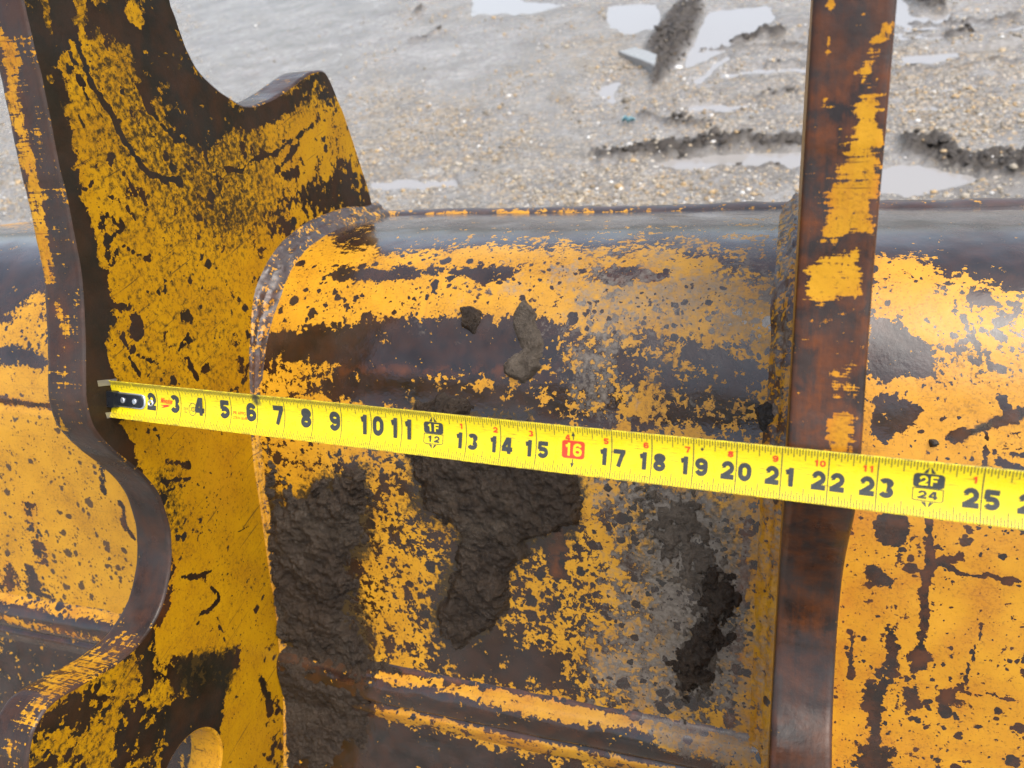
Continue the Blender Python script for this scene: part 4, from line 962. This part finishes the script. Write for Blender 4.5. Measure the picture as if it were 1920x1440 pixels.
yy = 1.9+rng.random(N_)**1.5*8.5; xx_ = -1.2+(rng.random(N_)-.62)*(2.2+1.7*yy)
q = proj(np.c_[xx_, yy, 0*yy]); hh_, dd_ = hs_at(xx_, yy)
clus = fbm(np.c_[xx_*2.5, yy*2.5, 0*yy], 4, .6)
ok = (rng.random(N_) < dd_*np.clip(.40+1.5*clus, .03, 1)) & (q[:, 0] > -150) & (q[:, 0] < 2070) & (q[:, 1] > -80) & (q[:, 1] < 480)
idx = np.nonzero(ok)[0][:42000]
r_ = np.clip(np.exp(rng.normal(-5.2, .5, len(idx))), .002, .03)
sc3 = r_[:, None, None]*(1+.35*(rng.random((len(idx), 12, 1))-.5))*np.array([1, 1, .62])*(1+.5*(rng.random((len(idx), 1, 3))-.5))
an = rng.random(len(idx))*6.28; ca, sa = np.cos(an)[:, None], np.sin(an)[:, None]
v = ico[None]*sc3; vx = v[:, :, 0]*ca-v[:, :, 1]*sa; vy = v[:, :, 0]*sa+v[:, :, 1]*ca
Vg = np.stack([vx+xx_[idx][:, None], vy+yy[idx][:, None], v[:, :, 2]+hh_[idx][:, None]+r_[:, None]*.15], 2).reshape(-1, 3)
fg = (icf[None]+12*np.arange(len(idx))[:, None, None]).reshape(-1, 3)
ct = np.repeat(np.c_[rng.random(len(idx)), rng.random(len(idx)), rng.random(len(idx)), np.ones(len(idx))], 12, 0)
t = NT('gravel_stones'); at = t.node('ShaderNodeAttribute', attribute_name='wear'); sp = t.node('ShaderNodeSeparateColor'); t.l.new(at.outputs['Color'], sp.inputs[0])
c1 = t.mix(sp.outputs[0], (.13, .11, .08), (.42, .36, .27)); c1 = t.mix(t.rng(sp.outputs[1], .55, 1, 0, .8), c1, (.44, .28, .11)); c1 = t.mix(t.rng(sp.outputs[2], .93, .95), c1, (.62, .60, .56))
M_PEB = t.out(c1, .55)
tag(mesh('gravel', Vg, fg, M_PEB, None, ct), 'loose tan and grey gravel scattered over the wet mud', 'gravel', kind='stuff')
N2 = 60000
yy = 1.9+rng.random(N2)**1.3*9; xx_ = -1.2+(rng.random(N2)-.62)*(2.2+1.7*yy)
di = gw[:-4, 3].reshape(n_, m_)[np.clip(np.searchsorted(gx, np.arctan2(xx_, yy))-1, 0, n_-2), np.clip(np.searchsorted(gy, np.hypot(xx_, yy))-1, 0, m_-2)]
q = proj(np.c_[xx_, yy, 0*yy]); hh_, _d = hs_at(xx_, yy)
idx = np.nonzero((rng.random(N2) < di-.25) & (q[:, 0] > -100) & (q[:, 0] < 2020) & (q[:, 1] > -60) & (q[:, 1] < 450))[0][:3500]
r_ = np.clip(np.exp(rng.normal(-4.5, .45, len(idx))), .004, .03)
sc3 = r_[:, None, None]*(1+.8*(rng.random((len(idx), 12, 1))-.5))*np.array([1, 1, .7])
v = ico[None]*sc3; Vg = (v+np.stack([xx_[idx], yy[idx], hh_[idx]+r_*.2], 1)[:, None]).reshape(-1, 3)
fg = (icf[None]+12*np.arange(len(idx))[:, None, None]).reshape(-1, 3)
t = NT('dark_clods'); co = t.node('ShaderNodeTexCoord').outputs['Object']; n0 = t.noise(co, 60, 5, .7)
tag(mesh('mud_crumbs', Vg, fg, t.out(t.mix(n0, (.018, .014, .010), (.075, .060, .045)), .55, t.bump(n0, .8, .01)), smooth=False), 'dark crumbled clods heaped along the wheel ruts', 'mud', kind='stuff')
# broken slab lying in the mud
q4 = [on_z(p, .03) for p in ((1160, 92), (1192, 84), (1231, 106), (1227, 131))]
q4 = np.array(q4); c4 = q4.mean(0); ring = []
for a, b in zip(q4, np.roll(q4, -1, 0)):
    for tt in (0.04, .35, .65, .96): ring.append(a+(b-a)*tt+np.array([random.uniform(-1, 1), random.uniform(-1, 1), 0])*.006)
ring = np.array(ring); k = len(ring); tilt = (ring-c4)@np.array([.05, -.06, 0])
top = ring.copy(); top[:, 2] = .036+tilt; mid_ = c4+(ring-c4)*1.03; mid_[:, 2] = .029+tilt; bot = mid_.copy(); bot[:, 2] = -.01
Vs = np.vstack([top, mid_, bot]); fs = [tuple(range(k))]+[(r*k+i, r*k+(i+1) % k, (r+1)*k+(i+1) % k, (r+1)*k+i) for r in (0, 1) for i in range(k)]
fs = [q[::-1] for q in fs] if np.cross(top[1]-top[0], top[5]-top[0])[2] < 0 else fs
slabm = NT('wet_slab'); co = slabm.node('ShaderNodeTexCoord').outputs['Object']; nn2 = slabm.noise(co, 30, 6, .6)
sl = mesh('broken_slab', Vs, fs, slabm.out(slabm.mix(nn2, (.20, .20, .19), (.30, .30, .29)), slabm.rng(nn2, .3, .7, .12, .3), slabm.bump(nn2, .2, .004)), smooth=False)
tag(sl, 'flat wet grey slab fragment lying beside the dark churned mud', 'slab')
# scrap of blue plastic
o0 = on_z((1178, 222), .02); V = []; K = 14
for i in range(K):
    for j in range(7):
        a = (i/(K-1)-.5)*.075; b = (j/6-.5)*.035*(1-abs(i/(K-1)-.5)); V.append((o0[0]+a, o0[1]+b+.012*math.sin(i*.7), .012+.014*fbm(np.array([[i*.6, j*.7, 3.]]), 3)[0]+.012*math.cos(j)))
pl = mesh('plastic_scrap', V, grid_faces(K, 7), simple('blue_film', (.12, .24, .27), .3, var=.4, scale=60)); md = pl.modifiers.new('thick', 'SOLIDIFY'); md.thickness = .0015
tag(pl, 'crumpled scrap of blue plastic on the gravel', 'scrap')
